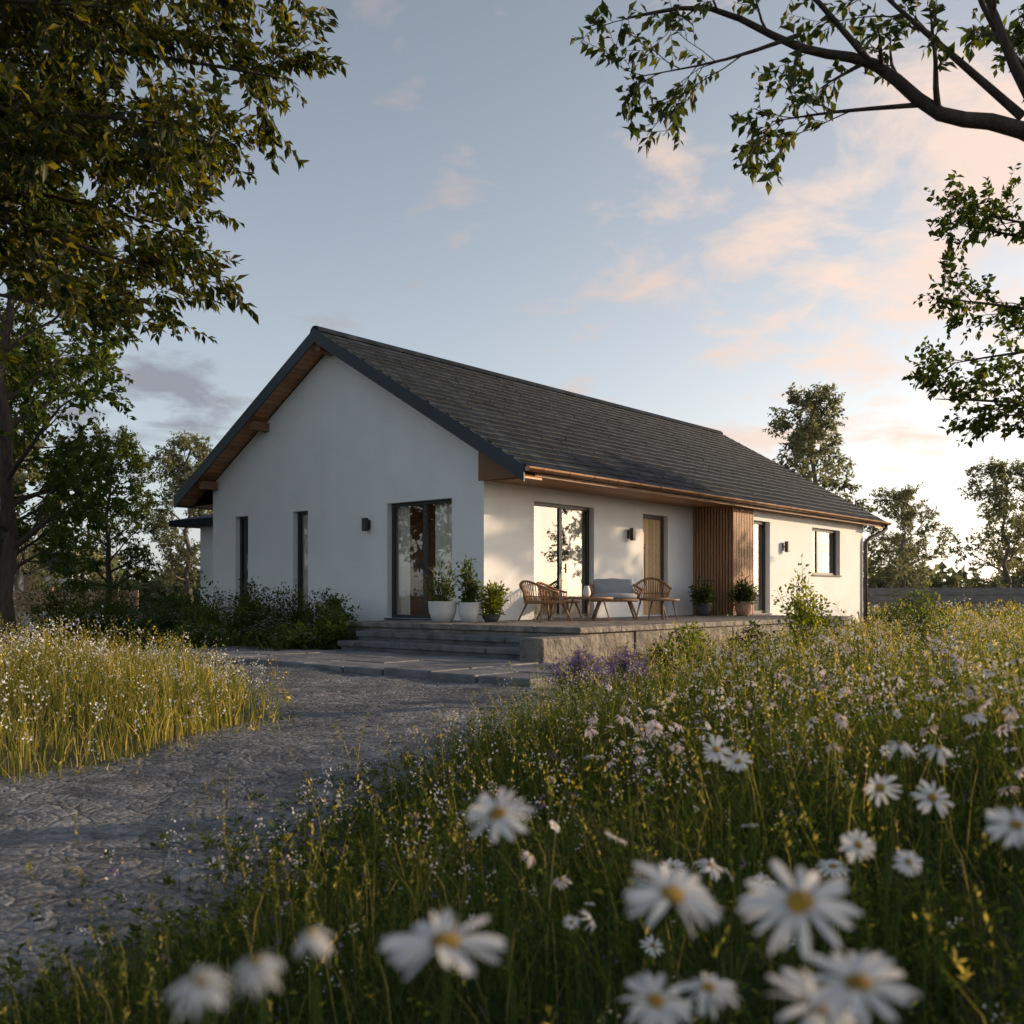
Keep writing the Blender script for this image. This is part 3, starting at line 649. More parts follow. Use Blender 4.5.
def mk_shrub(x,y,r,h,n,leaf,lm,label,seed,z=None,name='shrub',cat='shrub',fl=None,lw=.3,group=None):
    z=terz(x,y) if z is None else z
    s=empty(name,(x,y,z),0,label,cat,group); w,V,F=shrub_geo(seed,r,h,n,leaf,lw)
    w.build('stem',M['bark'],s); npobj('foliage',V,F,lm,s)
    if fl: flowers_on(seed+5,r,h,fl[0],fl[1],fl[2],s)
    return s
S_,G_=M['leaf_s'],M['leaf_m']
WP=M['petal']
bed=[(-.9,3.5,.6,1.05,'dark rounded shrub beside the glazed gable door',None,S_),(-2.3,1.75,.5,.8,'light green shrub against the left end of the steps',(26,.03,WP),M['herb']),
     (-3.0,1.9,.45,.5,'small shrub with white flowers at the foot of the steps',(90,.03,WP),M['herb']),(-1.6,2.6,.65,1.0,'bushy green shrub filling the corner between steps and gable door',None,G_),
     (-1.0,4.7,.7,1.15,'bushy shrub between the gable door and the tall slit window',None,G_),(-2.6,3.1,.65,.65,'low shrub with white blossom nearest the steps',(150,.035,WP),S_),
     (-.9,6.4,.75,1.3,'tall dark shrub under the gable between the two slit windows',None,S_),(-2.0,4.6,.8,.95,'spreading green shrub in the middle of the gable bed',(50,.035,WP),G_),
     (-1.2,8.0,.8,1.35,'tall shrub under the leftmost slit window',None,G_),(-2.6,7.2,.9,.95,'wide shrub at the front left of the gable bed',(30,.035,WP),S_),
     (-1.0,9.6,.9,1.2,'shrub at the left corner of the gable wall',None,S_),(-3.4,4.4,.6,.55,'small low shrub with white flowers nearest the paving',(110,.035,WP),M['herb']),(-2.8,9.4,1.0,1.1,'broad shrub left of the gable corner near the track end',None,G_),(-1.5,11.3,1.1,1.4,'large shrub in front of the side wing',None,S_),
     (-3.4,5.9,.7,.75,'leafy low shrub between the wide shrub and the small white flowered one',(60,.035,WP),S_),
     (-2.2,5.9,.7,.9,'pale green shrub behind the low flowered ones in the gable bed',None,M['herb']),(-4.0,8.0,.8,.8,'low flowering shrub at the far left front of the gable bed',(60,.035,WP),G_),(-2.4,12.6,1.0,1.3,'leafy shrub left of the side wing window',None,G_)]
for i,(u,v,r,h,lab,fl,lm_) in enumerate(bed):
    x,y=uv2w(u,v); mk_shrub(x,y,r,h,2500,.07,lm_,lab,100+i,fl=fl)
# ground cover in the bed
n=9000; u=rng.uniform(-3.9,-.15,n); v=rng.uniform(1.3,11,n); k=~((u>-3.3)&(v<1.15)); u,v=u[k],v[k]; x=CX+u*UX-v*UY; y=CY+u*UY+v*UX
k=sdf(x,y)>-.1; x,y=x[k],y[k]; m=len(x); hgt=rng.random(m)**1.5*.4
V,F=leafgeo(np.stack([x,y,terr(x,y)+hgt],1),rng.normal(size=(m,3))+np.array([0,0,.8]),rng.uniform(.06,.13,m),rng.uniform(.012,.03,m),rng)
tag(npobj('ground_cover',V,F,G_),'low leafy ground cover filling the bed below the gable','ground cover',kind='stuff')
rt=[(2.75,15.2,.35,.55,M['leaf_y'],'small round bright green bush before the terrace face',None,1200),
    (4.35,14.6,.5,1.2,M['leaf_y'],'sunlit yellow green bush tallest in the right meadow',(40,.02,M['yellowf']),1800),
    (5.3,17.4,.6,.8,G_,'green bush right of the sunlit yellow bush',None,1600),
    (3.5,14.0,.45,.55,S_,'low bush with white flowers before the terrace end',(80,.03,WP),1200),
    (8.3,21.2,.6,.9,G_,'green bush under the right hand house window',None,1600),
    (12.2,30,.9,1.2,S_,'dark bush beyond the downpipe by the grey fence',None,1600),
    (1.9,12.3,.35,.4,G_,'small green plant between terrace and meadow',None,1000),
    (2.3,12.9,.35,.45,M['herb'],'pale green clump right of the small plant between terrace and meadow',(30,.025,WP),900),
    (6.2,14.8,.5,.85,M['herb'],'airy pale green bush in the meadow right of the tallest one',None,900),
    (3.6,1.5,.75,1.45,G_,'unseen tall shrub added just outside the right edge to shade the foreground, nearest the viewer',None,2400),  # this and the next two shrubs are unseen, added to shade the foreground
    (4.3,2.9,.8,1.3,G_,'unseen tall shrub added outside the right edge to shade the foreground, behind the nearest one',None,2400),
    (3.1,.3,.7,1.4,G_,'unseen shrub added beside the viewer on the right to shade the foreground',None,2200)]
for i,(x,y,r,h,lm_,lab,fl,n) in enumerate(rt): mk_shrub(x,y,r,h,n,.065,lm_,lab,200+i,fl=fl)
for i,(x,y,lab) in enumerate([(.68,10.1,'purple lavender clump at the paving corner, left one'),(1.2,10.5,'purple lavender clump right of the one at the paving corner')]):
    s=empty('lavender',(x,y,terz(x,y)),0,lab,'lavender'); rg=np.random.default_rng(300+i); V=[];F=[];V2=[];F2=[]
    for k in range(420):
        a=rg.uniform(0,6.28);q=rg.uniform(.0,1); h=.5*(1-.3*q)*rg.uniform(.6,1.15); e=np.array([math.cos(a)*.4*q,math.sin(a)*.4*q,h]); b=e*np.array([.2,.2,0]); w=np.array([-math.sin(a),math.cos(a),0])*.005
        n0=len(V); V+=[b-w,b+w,e]; F+=[(n0,n0+1,n0+2)]
        for j in range(7):
            c=e*(1-.04*j)+rg.normal(size=3)*.006; n0=len(V2); d=rg.normal(size=3)*.013; d2=rg.normal(size=3)*.013; V2+=[c,c+d,c+d2]; F2+=[(n0,n0+1,n0+2)]
    npobj('stem',V,F,M['stem'],s); npobj('flower_spikes',V2,F2,M['purple'],s)
# ------------------------------------------------------------ meadow
def blades(x,y,h,w,lean,rg,z0=None,segs=3,ld=None):
    n=len(x); z=terr(x,y)-.02 if z0 is None else z0; a=rg.uniform(0,6.283,n); la=rg.normal(0,1.7,n)+2.6 if ld is None else ld; ln=h*lean
    sx=np.cos(a)*w;sy=np.sin(a)*w; lx=np.cos(la)*ln; ly=np.sin(la)*ln
    V=[]
    ts=np.linspace(0,1,segs+1)
    for i,t in enumerate(ts[:-1]):
        k=(1-.75*t**1.5)
        cx=x+lx*t**2.2; cy=y+ly*t**2.2; cz=z+h*(t-.35*lean*t**3)
        V+=[np.stack([cx-sx*k,cy-sy*k,cz],1),np.stack([cx+sx*k,cy+sy*k,cz],1)]
    V.append(np.stack([x+lx*1.1,y+ly*1.1,z+h*(1-.6*lean)],1))
    V=np.stack(V,1); nv=V.shape[1]
    f=[]
    for i in range(segs-1): b=2*i; f+=[(b,b+1,b+3),(b,b+3,b+2)]
    b=2*(segs-1); f.append((b,b+1,b+2))
    F=np.array(f)[None]+(np.arange(n)*nv)[:,None,None]
    return V.reshape(-1,3),F.reshape(-1,3)
def patchf(x,y): return np.clip(.5+.5*np.sin(x*1.7+1.1*np.sin(y*1.3))*np.sin(y*1.9+x*.6)+.25*np.sin(x*5.1+y*2.2)*np.sin(y*4.3-x*1.7),0,1)
def cand(n,y0,y1,side,usepatch=True,edge=.3):
    y=np.sqrt(rng.uniform(y0*y0,y1*y1,n))
    x=rng.uniform(-1,1,n)*(y*.60+.8)
    s=sdf(x,y); hd=hard_dist(x,y); u,v=w2uv(x,y)
    bedm=(u>-3.6)&(u<0)&(v>1.5)&(v<10.5)
    lav=(np.hypot(x-.9,y-10.2)>.7)&(np.hypot(x-.75,y-9.3)>.45)
    k=(s>rng.uniform(-edge*1.3,edge,n))&(hd>.12)&(~bedm)&lav
    left=(x<-2.0)&(y>4.8)
    k&= left if side=='L' else ~left
    if usepatch: k&=rng.random(n)<.35+.65*patchf(x,y)
    return x[k],y[k]
def hfac(x,y):
    e=sstep((sdf(x,y)+.25)/.9)*.6+.4
    e=e*(.35+.65*sstep((hard_dist(x,y)-.2)/3.5))
    lowl=.5+.5*sstep((x+.9)/1.3); lowl=np.where((x<-1.9)&(y>4.8),1,lowl)
    return e*lowl*(.5+.65*patchf(x*.8+3,y*.8))
def addgrass(side,mat,spec,name,label):
    Vs=[];Fs=[];o=0
    for (n,y0,y1,hm,w,lean) in spec:
        x,y=cand(n,y0,y1,side); m=len(x); hv=hm*rng.uniform(.4,1.35,m)*hfac(x,y)
        V,F=blades(x,y,hv,w*rng.uniform(.6,1.3,m),rng.uniform(.1,1.0,m)*lean,rng,segs=4 if y1<4 else 3)
        Vs.append(V);Fs.append(F+o);o+=len(V)
    tag(npobj(name,np.concatenate(Vs),np.concatenate(Fs),mat),label,'grass',kind='stuff')
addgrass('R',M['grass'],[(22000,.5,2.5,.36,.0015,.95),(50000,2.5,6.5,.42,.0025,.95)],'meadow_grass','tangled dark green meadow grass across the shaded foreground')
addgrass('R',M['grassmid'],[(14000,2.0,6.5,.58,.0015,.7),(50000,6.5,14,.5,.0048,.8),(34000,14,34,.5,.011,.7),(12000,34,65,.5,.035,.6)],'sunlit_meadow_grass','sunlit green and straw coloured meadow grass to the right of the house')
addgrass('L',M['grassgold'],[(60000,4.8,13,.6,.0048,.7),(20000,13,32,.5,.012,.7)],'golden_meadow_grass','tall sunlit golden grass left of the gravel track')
def leafy(spec,side,name,label,mat):
    Vs=[];Fs=[];o=0
    for (n,y0,y1,hm,leaf,nl) in spec:
        x,y=cand(n,y0,y1,side,False,.45); keep=rng.random(len(x))<.25+.75*patchf(x*1.3+5,y*1.1+2); x,y=x[keep],y[keep]
        m=len(x); h=hm*rng.uniform(.4,1.4,m)*hfac(x,y); la=rng.uniform(0,6.28,m); lean=rng.uniform(.05,.4,m); z=terr(x,y)
        w=np.full(m,.0014)*np.clip(y/3,1,3)
        V,F=blades(x,y,h,w,lean,rng,z0=z,segs=2,ld=la); Vs.append(V);Fs.append(F+o);o+=len(V)
        t=rng.uniform(.12,1,(m,nl)); ln=(h*lean)[:,None]
        P=np.stack([x[:,None]+np.cos(la)[:,None]*ln*t**2.2,y[:,None]+np.sin(la)[:,None]*ln*t**2.2,z[:,None]+h[:,None]*t*(1-.3*lean[:,None]*t*t)],-1).reshape(-1,3)
        b=rng.uniform(0,6.28,m*nl); D=np.stack([np.cos(b),np.sin(b),rng.uniform(.1,1.1,m*nl)],1)
        L=leaf*rng.uniform(.5,1.3,m*nl)*(1.25-.7*t.ravel())
        V,F=leafgeo(P,D,L,L*rng.uniform(.14,.28,m*nl),rng,.1); Vs.append(V);Fs.append(F+o);o+=len(V)
    tag(npobj(name,np.concatenate(Vs),np.concatenate(Fs),mat),label,'herbs',kind='stuff')
leafy([(3400,.6,2.5,.36,.032,12),(7500,2.5,6.5,.46,.042,12),(3500,6.5,14,.5,.06,9)],'R','leafy_herbs','leafy green herb stems tangled through the near right meadow',M['leaf_m'])
leafy([(1200,2.5,6.5,.62,.03,9),(3200,6.5,14,.6,.045,9),(3000,14,30,.65,.09,7)],'R','tall_meadow_herbs','tall backlit green herb stems standing above the right hand meadow',M['herb'])
leafy([(2200,4.8,13,.5,.05,9)],'L','leafy_herbs','leafy herb stems mixed into the golden meadow on the left',M['grassgold'])
def seeds(spec,side,name,label):
    Vs=[];Fs=[];o=0
    for (n,y0,y1,hm,sz) in spec:
        x,y=cand(n,y0,y1,side,True,.5); m=len(x); h=hm*rng.uniform(.6,1.2,m)*(.4+.6*hfac(x,y)); la=rng.normal(2.6,1.2,m); lean=rng.uniform(.1,.35,m)
        V,F=blades(x,y,h,np.full(m,.0011)*np.clip(y/4,1,4),lean,rng,segs=3,ld=la); Vs.append(V);Fs.append(F+o);o+=len(V)
        nl=14; t=rng.uniform(.72,1.02,(m,nl)); ln=(h*lean)[:,None]; z=terr(x,y)-.02
        P=np.stack([x[:,None]+np.cos(la)[:,None]*ln*t**2.2,y[:,None]+np.sin(la)[:,None]*ln*t**2.2,z[:,None]+h[:,None]*(t-.35*lean[:,None]*t**3)],-1).reshape(-1,3)
        D=rng.normal(size=(m*nl,3))*.45+np.array([0,0,1.]); L=np.full(m*nl,sz)*rng.uniform(.5,1.3,m*nl)*np.clip(np.repeat(y,nl)/8,1,2.5)
        V,F=leafgeo(P,D,L,L*.16,rng,.0); Vs.append(V);Fs.append(F+o);o+=len(V)
    tag(npobj(name,np.concatenate(Vs),np.concatenate(Fs),M['grassgold']),label,'grass',kind='stuff')
seeds([(260,1.2,3,.55,.016),(2000,3,8,.66,.018),(3400,8,20,.62,.024),(1400,20,40,.7,.04)],'R','seeding_grass','feathery straw coloured seed heads rising over the right hand meadow')
seeds([(3000,4.8,13,.75,.02)],'L','seeding_grass','feathery straw coloured seed heads in the left hand meadow')
def addwild(side,spec,name,label):
    VV=[];FF=[];MM=[];o=0
    for (n,y0,y1,hm,size,npet,spr,choices,pr) in spec:
        x,y=cand(n,y0,y1,side); m=len(x); h=hm*rng.uniform(.6,1.2,m)*(.35+.65*hfac(x,y))
        V,F=blades(x,y,h,np.full(m,.0013)*np.clip(np.hypot(x,y)/4,1,4),np.full(m,.15),rng,segs=2)
        sz=size*rng.uniform(.6,1.4,m)*np.clip(np.hypot(x,y)/9,1,2.5); sp=spr*rng.uniform(.5,1.5,m); ms=rng.choice(choices,m,p=pr)
        tips=V.reshape(m,-1,3)[:,-1]
        c=np.repeat(tips,npet,0)+rng.normal(size=(m*npet,3))*np.repeat(sp,npet)[:,None]*np.array([1,1,1.3])
        c[:,2]-=np.abs(rng.normal(size=len(c)))*np.repeat(sp,npet)*.8
        V2,F2=leafgeo(c,rng.normal(size=(len(c),3))+np.array([0,0,.4]),np.repeat(sz,npet)*rng.uniform(.6,1.3,len(c)),np.repeat(sz,npet)*.4,rng)
        VV+=[V,V2];FF+=[F+o,F2+o+len(V)];o+=len(V)+len(V2);MM+=[np.zeros(len(F),int),np.repeat(np.repeat(ms,npet),2)]
    tag(npobj(name,np.concatenate(VV),np.concatenate(FF),[M['stem'],M['petal'],M['yellowf'],M['purple'],M['petalpink'],M['grassgold']],mi=np.concatenate(MM)),label,'wildflowers',kind='stuff')
addwild('L',[(5200,4.8,13,.7,.017,9,.03,[1,2,5],[.7,.08,.22]),(2500,13,30,.6,.02,8,.04,[1,2,5],[.7,.1,.2])],'white_wildflowers','haze of tiny white wildflowers in the golden meadow on the left')
addwild('R',[(650,.9,3,.42,.006,9,.009,[1,2,3,5],[.35,.1,.3,.25]),(5200,3,8,.55,.011,8,.018,[1,2,3,5,4],[.44,.06,.14,.2,.16]),(8500,8,20,.56,.013,7,.028,[1,4,2,3,5],[.44,.15,.08,.08,.25]),(4000,20,50,.65,.03,6,.05,[1,4,2,5],[.4,.1,.15,.35])],'mixed_wildflowers','tiny white, pink, yellow and purple wildflowers dotted through the right hand meadow')
# ------------------------------------------------------------ daisies
def daisy_parts(Hh,R0,tiltdir,tilt,seed,lean=(0,0),droop=.1):
    rg=np.random.default_rng(seed); st=MB();pe=MB();ce=MB()
    top=Vector((lean[0],lean[1],Hh)); mid=Vector((lean[0]*.35+rg.normal()*.01,lean[1]*.35+rg.normal()*.01,Hh*.5))
    ax=Vector((math.cos(tiltdir)*math.sin(tilt),math.sin(tiltdir)*math.sin(tilt),math.cos(tilt)))
    st.tube([Vector((0,0,-.03)),mid,top-ax*.03,top-ax*.002],[.0024,.002,.0017,.004],6,False)
    x=ax.orthogonal().normalized(); y=ax.cross(x)
    np_=rg.integers(20,28)
    for k in range(np_):
        if rg.random()<.05: continue
        a=2*math.pi*k/np_+rg.normal()*.08; d=x*math.cos(a)+y*math.sin(a); s=ax.cross(d); L=R0*rg.uniform(.84,1.08); w=R0*.088*rg.uniform(.8,1.2)
        lift=rg.normal()*.08; dr=droop*rg.uniform(.3,1.7); tw=rg.normal()*.4; sw=rg.normal()*.07
        rows=[]
        for (t,ww) in ((.2,.45),(.45,.9),(.75,1.0),(.92,.72),(1.0,.3)):
            c=top+d*(L*t)+s*(L*sw*t*t)+ax*(L*(lift*t-dr*t*t+.12*t*(1-t)*2)); sv=(s*math.cos(tw*t)+ax*math.sin(tw*t))*(w*ww)
            rows+=[c-sv+ax*w*.22,c-ax*w*.1,c+sv+ax*w*.22]
        fs=[]
        for r in range(4):
            b=3*r; fs+=[(b,b+1,b+4,b+3),(b+1,b+2,b+5,b+4)]
        pe.add(rows,fs)
    prof=[(.0,.30),(.06,.31),(.12,.30),(.2,.22),(.25,.1),(.26,0),(.2,-.04)]
    n=16;vs=[]
    for r,h in prof:
        for k in range(n):
            a=2*math.pi*k/n; vs.append(top+(x*math.cos(a)+y*math.sin(a))*(r*R0+.0001)+ax*(h*R0*.45))
    ce.add(vs,[(i*n+k,i*n+(k+1)%n,(i+1)*n+(k+1)%n,(i+1)*n+k) for i in range(len(prof)-1) for k in range(n)])
    return st,pe,ce
near=[(497,815,.85,.031,'blurred white daisy standing highest in the foreground, centre',.6,.05),
      (445,944,.62,.040,'large blurred white daisy low in the foreground, left of centre',.15,.02),
      (672,896,.72,.037,'white daisy with yellow disc between the two big right foreground daisies',.45,.10),
      (800,903,.66,.039,'largest white daisy with golden disc right of centre',.6,.1),
      (858,985,.60,.034,'white daisy overlapping below the largest daisy',.35,.1),
      (655,1002,.72,.027,'small white daisy at the bottom edge, centre right',.5,.05),
      (708,988,.78,.023,'smaller white daisy right beside the one at the bottom edge',.3,.3),
      (312,934,.6,.012,'tiny blurred white daisy left of the large low daisy',.3,.8),
      (200,982,.46,.015,'blurred pale daisy nearest the bottom left corner',.3,.5),
      (256,962,.5,.014,'blurred pale daisy right of the one in the bottom left corner',.2,.6),
      (1016,826,.95,.028,'white daisy cut by the right edge of the view',.6,.05),
      (932,798,1.5,.031,'white daisy above the cluster at the right edge',.9,.1),
      (858,845,1.35,.024,'half side-on white daisy left of the right edge cluster',1.0,.2),
      (815,1006,.62,.031,'white daisy at the very bottom below the largest daisy',.5,.05),
      (716,750,2.0,.030,'white daisy left of a pair in the middle of the meadow',1.1,.0),(738,762,2.05,.030,'white daisy right of a pair in the middle of the meadow',.7,.0),
      (880,788,1.6,.030,'white daisy drooping left of the one above the right edge cluster',1.2,.5),(908,862,1.3,.020,'small white daisy low in the right edge cluster',.8,.1),
      (900,744,1.7,.026,'side-on pale daisy in the upper part of the right edge cluster',.2,.6),(938,748,1.75,.028,'side-on pale daisy right of the other one in the upper right edge cluster',.3,.5),
      (975,716,2.3,.028,'white daisy near the right edge, highest of the right edge cluster',.3,.3)]
for i,(px_,py_,d,r,lab,tl,dr) in enumerate(near):
    X=(px_-512)/989*d; Z=CAMZ-(py_-595)/989*d; lx,ly=random.uniform(-.05,.05),random.uniform(-.03,.04); bx,by=X-lx,d-ly; bz=terz(bx,by)
    e=empty('daisy',(bx,by,bz),0,lab,'daisy','daisies in the foreground')
    st,pe,ce=daisy_parts(Z-bz,r,-1.57+random.uniform(-.6,.6),tl,500+i,(lx,ly),dr)
    st.build('stem',M['stem'],e,True); pe.build('petals',M['petal'],e,True); ce.build('flower_disc',M['disc'],e,True)
protos=[]
for i in range(12):
    st,pe,ce=daisy_parts(.46,[.022,.026,.018,.03,.015,.024][i%6],rng.uniform(0,6.28),[.3,.5,.9,.8,1.2,.45,.6,.4,1.0,.7,.2,1.3][i],600+i,(rng.normal()*.06,rng.normal()*.06),[.0,.2,.0,.3,.15,.3,.7,.05,.0,.6,.1,.4][i])
    mb=MB(); 
    for k,q in enumerate((st,pe,ce)): mb.add(q.v,q.f,k)
    o=mb.build('daisy',[M['stem'],M['petal'] if i%3 else M['petalpink'],M['disc']],smooth=True); protos.append(o)
spots=[]
x,y=cand(14000,1.6,7.5,'R',False)
for a,b in zip(x,y):
    cl=math.sin(a*2.1+.6)*math.sin(b*1.6+.3)+.5*math.sin(a*4.7+b*3.3)
    if abs(a)>b*.53: continue
    if a>(-.3+.12*b) and cl>.0 and random.random()<(.6 if b<4.5 else .3)*(.3+.7*min(1,max(0,a/1.2))): spots.append((a,b))
random.shuffle(spots); spots=spots[:280]
for i,(a,b) in enumerate(spots):
    o=protos[i] if i<12 else protos[random.randrange(12)].copy()
    if i>=12: COL.objects.link(o)
    sc=random.uniform(.7,1.2); o.location=(a,b,terz(a,b)); o.rotation_euler=(random.gauss(0,.12),random.gauss(0,.12),random.uniform(0,6.28)); o.scale=(sc,sc,random.uniform(.72,1.12))
    tag(o,'white daisy growing in the meadow grass right of the track','daisy','daisies scattered through the meadow')
# ------------------------------------------------------------ terrace things
def T_(u,v): x,y=uv2w(u,v); return (x,y,FZ+.003)
def rattan_chair(name,label,u,v,rz,cush=False,sc=(1.25,1.2,.92)):
    t=empty(name,T_(u,v),rz,label,'chair','rattan chairs on the terrace'); t.scale=sc
    mb=MB(); mb.lathe([(.02,.36),(.30,.36),(.33,.38),(.33,.405),(.30,.42),(.02,.415)],20); mb.build('seat',M['rattan'],t,True)
    mb=MB(); n=25; rail=[]
    for i in range(n):
        a=math.pi*(.02+.96*i/(n-1)); c,s=math.cos(a),math.sin(a); h=.60+.22*s**2; rail.append(Vector((.38*c,.38*s+.0,h)))
        mb.tube([(.31*c,.31*s,.39),(.35*c,.34*s,.39+(h-.39)*.6),rail[-1]],.009,5)
    mb.tube(rail,.024,8)
    mid=[Vector((.335*math.cos(math.pi*(.02+.96*i/(n-1))),.33*math.sin(math.pi*(.02+.96*i/(n-1))),.51)) for i in range(n)]; mb.tube(mid,.011,5)
    mb.build('backrest',M['rattan'],t,True)
    for (sx,sy) in ((-1,-1),(1,-1),(-1,1),(1,1)):
        mb=MB(); mb.tube([(sx*.2,sy*.2,.37),(sx*.29,sy*.3,0)],[.019,.014],7); mb.build('leg',M['teak'],t,True)
    if cush:
        mb=MB(); mb.lathe([(.02,.42),(.27,.42),(.3,.45),(.3,.5),(.26,.53),(.02,.535)],20); mb.build('seat_cushion',M['cushion'],t,True)
        mb=MB(); mb.box(-.28,.28,.14,.27,.50,.86); c=mb.build('back_cushion',M['cushion'],t,True,bevel=.06); c.rotation_euler=(-.12,0,0)
    return t
rattan_chair('rattan_chair','low rattan tub chair at the left of the terrace table, nearest the house corner',.62,-1.0,HA+1.3)
rattan_chair('rattan_chair','low rattan tub chair behind the terrace table before the glazed doors',1.75,-.5,HA+.3)
rattan_chair('rattan_chair','wide rattan seat with grey cushions right of the low terrace table',2.45,-1.35,HA-.9,True,(1.5,1.2,1.0))
rattan_chair('rattan_chair','rattan tub chair standing alone near the timber entrance door',3.9,-1.3,HA-1.0,False,(1.1,1.1,1.05))
def table(u,v,r,h,label):
    t=empty('coffee_table',T_(u,v),HA,label,'table')
    mb=MB(); mb.lathe([(.02,h-.045),(r-.02,h-.045),(r,h-.03),(r,h-.01),(r-.02,h),(.02,h)],28); mb.build('tabletop',M['teak'],t,True)
    for k in range(4):
        a=k*1.571+.6; mb=MB(); mb.tube([(r*.6*math.cos(a),r*.6*math.sin(a),h-.045),(r*.85*math.cos(a),r*.85*math.sin(a),0)],[.018,.013],7); mb.build('leg',M['teak'],t,True)
table(1.2,-1.6,.48,.46,'low round wooden table among the rattan chairs')
table(2.9,-2.2,.34,.42,'small wooden side table in front of the cushioned seat')
o=MB(); o.lathe([(.05,0),(.075,.05),(.07,.13),(.045,.19),(.05,.21),(.042,.205),(.03,.1)],16); vz=o.build('vase',M['potwhite'],None,True); x,y,z=T_(1.15,-1.6); vz.location=(x,y,z+.462); tag(vz,'small pale vase standing on the round terrace table','vase')
def pot(u,v,r,h,mat,label,plant,pl,seed,lm_,ph,pr,leaf=.07,n=700,lw=.25,fl=None):
    x,y,z=T_(u,v); p=MB(); p.lathe([(r*.7,0),(r*.95,h*.5),(r,h*.95),(r*1.03,h),(r*.9,h),(r*.88,h*.85),(.01,h*.84)],24)
    o=p.build('plant_pot',mat,None,True); o.location=(x,y,z); tag(o,label,'pot')
    mk_shrub(x,y,pr,ph,n,leaf,lm_,pl,seed,z=z+h*.82,name=plant,cat='plant',fl=fl,lw=lw)
pot(-.95,.18,.27,.38,M['potwhite'],'wide white pot left of the other, at the top of the steps','potted_plant','loose leafy plant in the wide white pot at the top of the steps',701,M['herb'],.75,.42,.08,520,fl=(18,.03,M['petal']))
pot(-.70,-.25,.2,.36,M['potwhite'],'smaller white pot beside the wide one near the house corner','potted_plant','tall thin leafy plant in the smaller white pot by the house corner',702,G_,.75,.26,.1,420)
pot(-.30,-.45,.17,.14,M['potdark'],'low dark pot right of the white pots by the house corner','potted_plant','bright yellow green plant by the house corner',703,M['leaf_y'],.6,.4,.075,1300)
pot(7.2,-.7,.2,.3,M['potdark'],'dark pot before the slatted timber screen','potted_plant','dark bushy plant before the slatted timber screen',704,S_,.55,.4,.07,1300)
pot(7.5,-1.6,.2,.34,M['terracotta'],'sandy clay pot at the corner of the slatted timber screen','potted_grass','fine leaved green plant in the sandy clay pot',705,G_,.5,.34,.16,1100,.08)
# ------------------------------------------------------------ fences, shed
def fence(name,x0,x1,y,h,mat,label,planks=4,step=2.4):
    f=empty(name,((x0+x1)/2,y,0),0,label,'fence'); L=(x1-x0)/2
    mb=MB(); ph=h/planks
    for k in range(planks): mb.box(-L,L,-.02,.02,.1+k*ph,.1+(k+1)*ph-.03)
    mb.build('boards',mat,f)
    x=-L
    while x<=L+.01: mb=MB(); mb.box(x-.06,x+.06,.022,.14,0,h+.18); mb.build('post',mat,f); x+=step
fence('garden_fence',14.5,34,44,1.35,M['fence'],'long grey board fence beyond the right end of the house')
fence('garden_fence',-24,-13.6,36,1.2,M['fencewood'],'warm brown board fence far behind the left meadow')
sh=empty('garden_shed',(-21.2,44,0),.4,'small pale shed with dark roof far behind the left meadow','shed')
mb=MB(); mb.box(-1.5,1.5,-1.2,1.2,0,2.1); mb.prism([(-1.2,2.1),(1.2,2.1),(0,2.9)],0,-1.5,1.5); mb.build('wall',M['stucco'],sh)
mb=MB(); mb.prism([(-1.4,1.98),(0,2.92),(0,3.02),(-1.4,2.08)],0,-1.65,1.65); mb.prism([(1.4,1.98),(1.4,2.08),(0,3.02),(0,2.92)],0,-1.65,1.65); mb.build('roof',M['tile'],sh)
mb=MB(); mb.box(-.4,.4,-1.24,-1.202,.02,1.9); mb.build('door',M['fencewood'],sh)
# ------------------------------------------------------------ light & sky
sd=Vector((.955,.30,0)).normalized(); EL=R(13); s=Vector((sd.x*math.cos(EL),sd.y*math.cos(EL),math.sin(EL)))
L=bpy.data.lights.new('sun','SUN'); L.energy=5.0; L.angle=R(.6); L.color=(1,.72,.44)
lo=bpy.data.objects.new('sun',L); COL.objects.link(lo); lo.rotation_euler=s.to_track_quat('Z','Y').to_euler(); lo.location=(20,10,15)
w=bpy.data.worlds.new('World'); SC.world=w; w.use_nodes=True; N=w.node_tree.nodes; K=w.node_tree.links; N.clear()
out=N.new('ShaderNodeOutputWorld'); bg=N.new('ShaderNodeBackground'); K.new(bg.outputs[0],out.inputs[0])
sky=N.new('ShaderNodeTexSky'); sky.sky_type='NISHITA'; sky.sun_disc=False; sky.sun_elevation=EL; sky.sun_rotation=math.atan2(sd.x,sd.y); sky.air_density=1.0; sky.dust_density=1.5; sky.ozone_density=1.2
tc=N.new('ShaderNodeTexCoord'); sep=N.new('ShaderNodeSeparateXYZ'); K.new(tc.outputs['Generated'],sep.inputs[0])
def math_(op,a,b=None,clamp=False):
    m=N.new('ShaderNodeMath'); m.operation=op; m.use_clamp=clamp
    for i,q in enumerate((a,b)):
        if q is None: continue
        if isinstance(q,(int,float)): m.inputs[i].default_value=q
        else: K.new(q,m.inputs[i])
    return m.outputs[0]
def mixc(mode,fac,a,b):
    m=N.new('ShaderNodeMix'); m.data_type='RGBA'; m.blend_type=mode
    for i,q in ((0,fac),(6,a),(7,b)):
        if isinstance(q,(int,float)): m.inputs[i].default_value=q
        elif isinstance(q,tuple): m.inputs[i].default_value=q+(1,)
        else: K.new(q,m.inputs[i])
    return m.outputs[2]
zp=math_('MAXIMUM',sep.outputs[2],0.0)
zc=math_('ADD',zp,.2)
cx=math_('DIVIDE',sep.outputs[0],zc); cy=math_('DIVIDE',sep.outputs[1],zc)
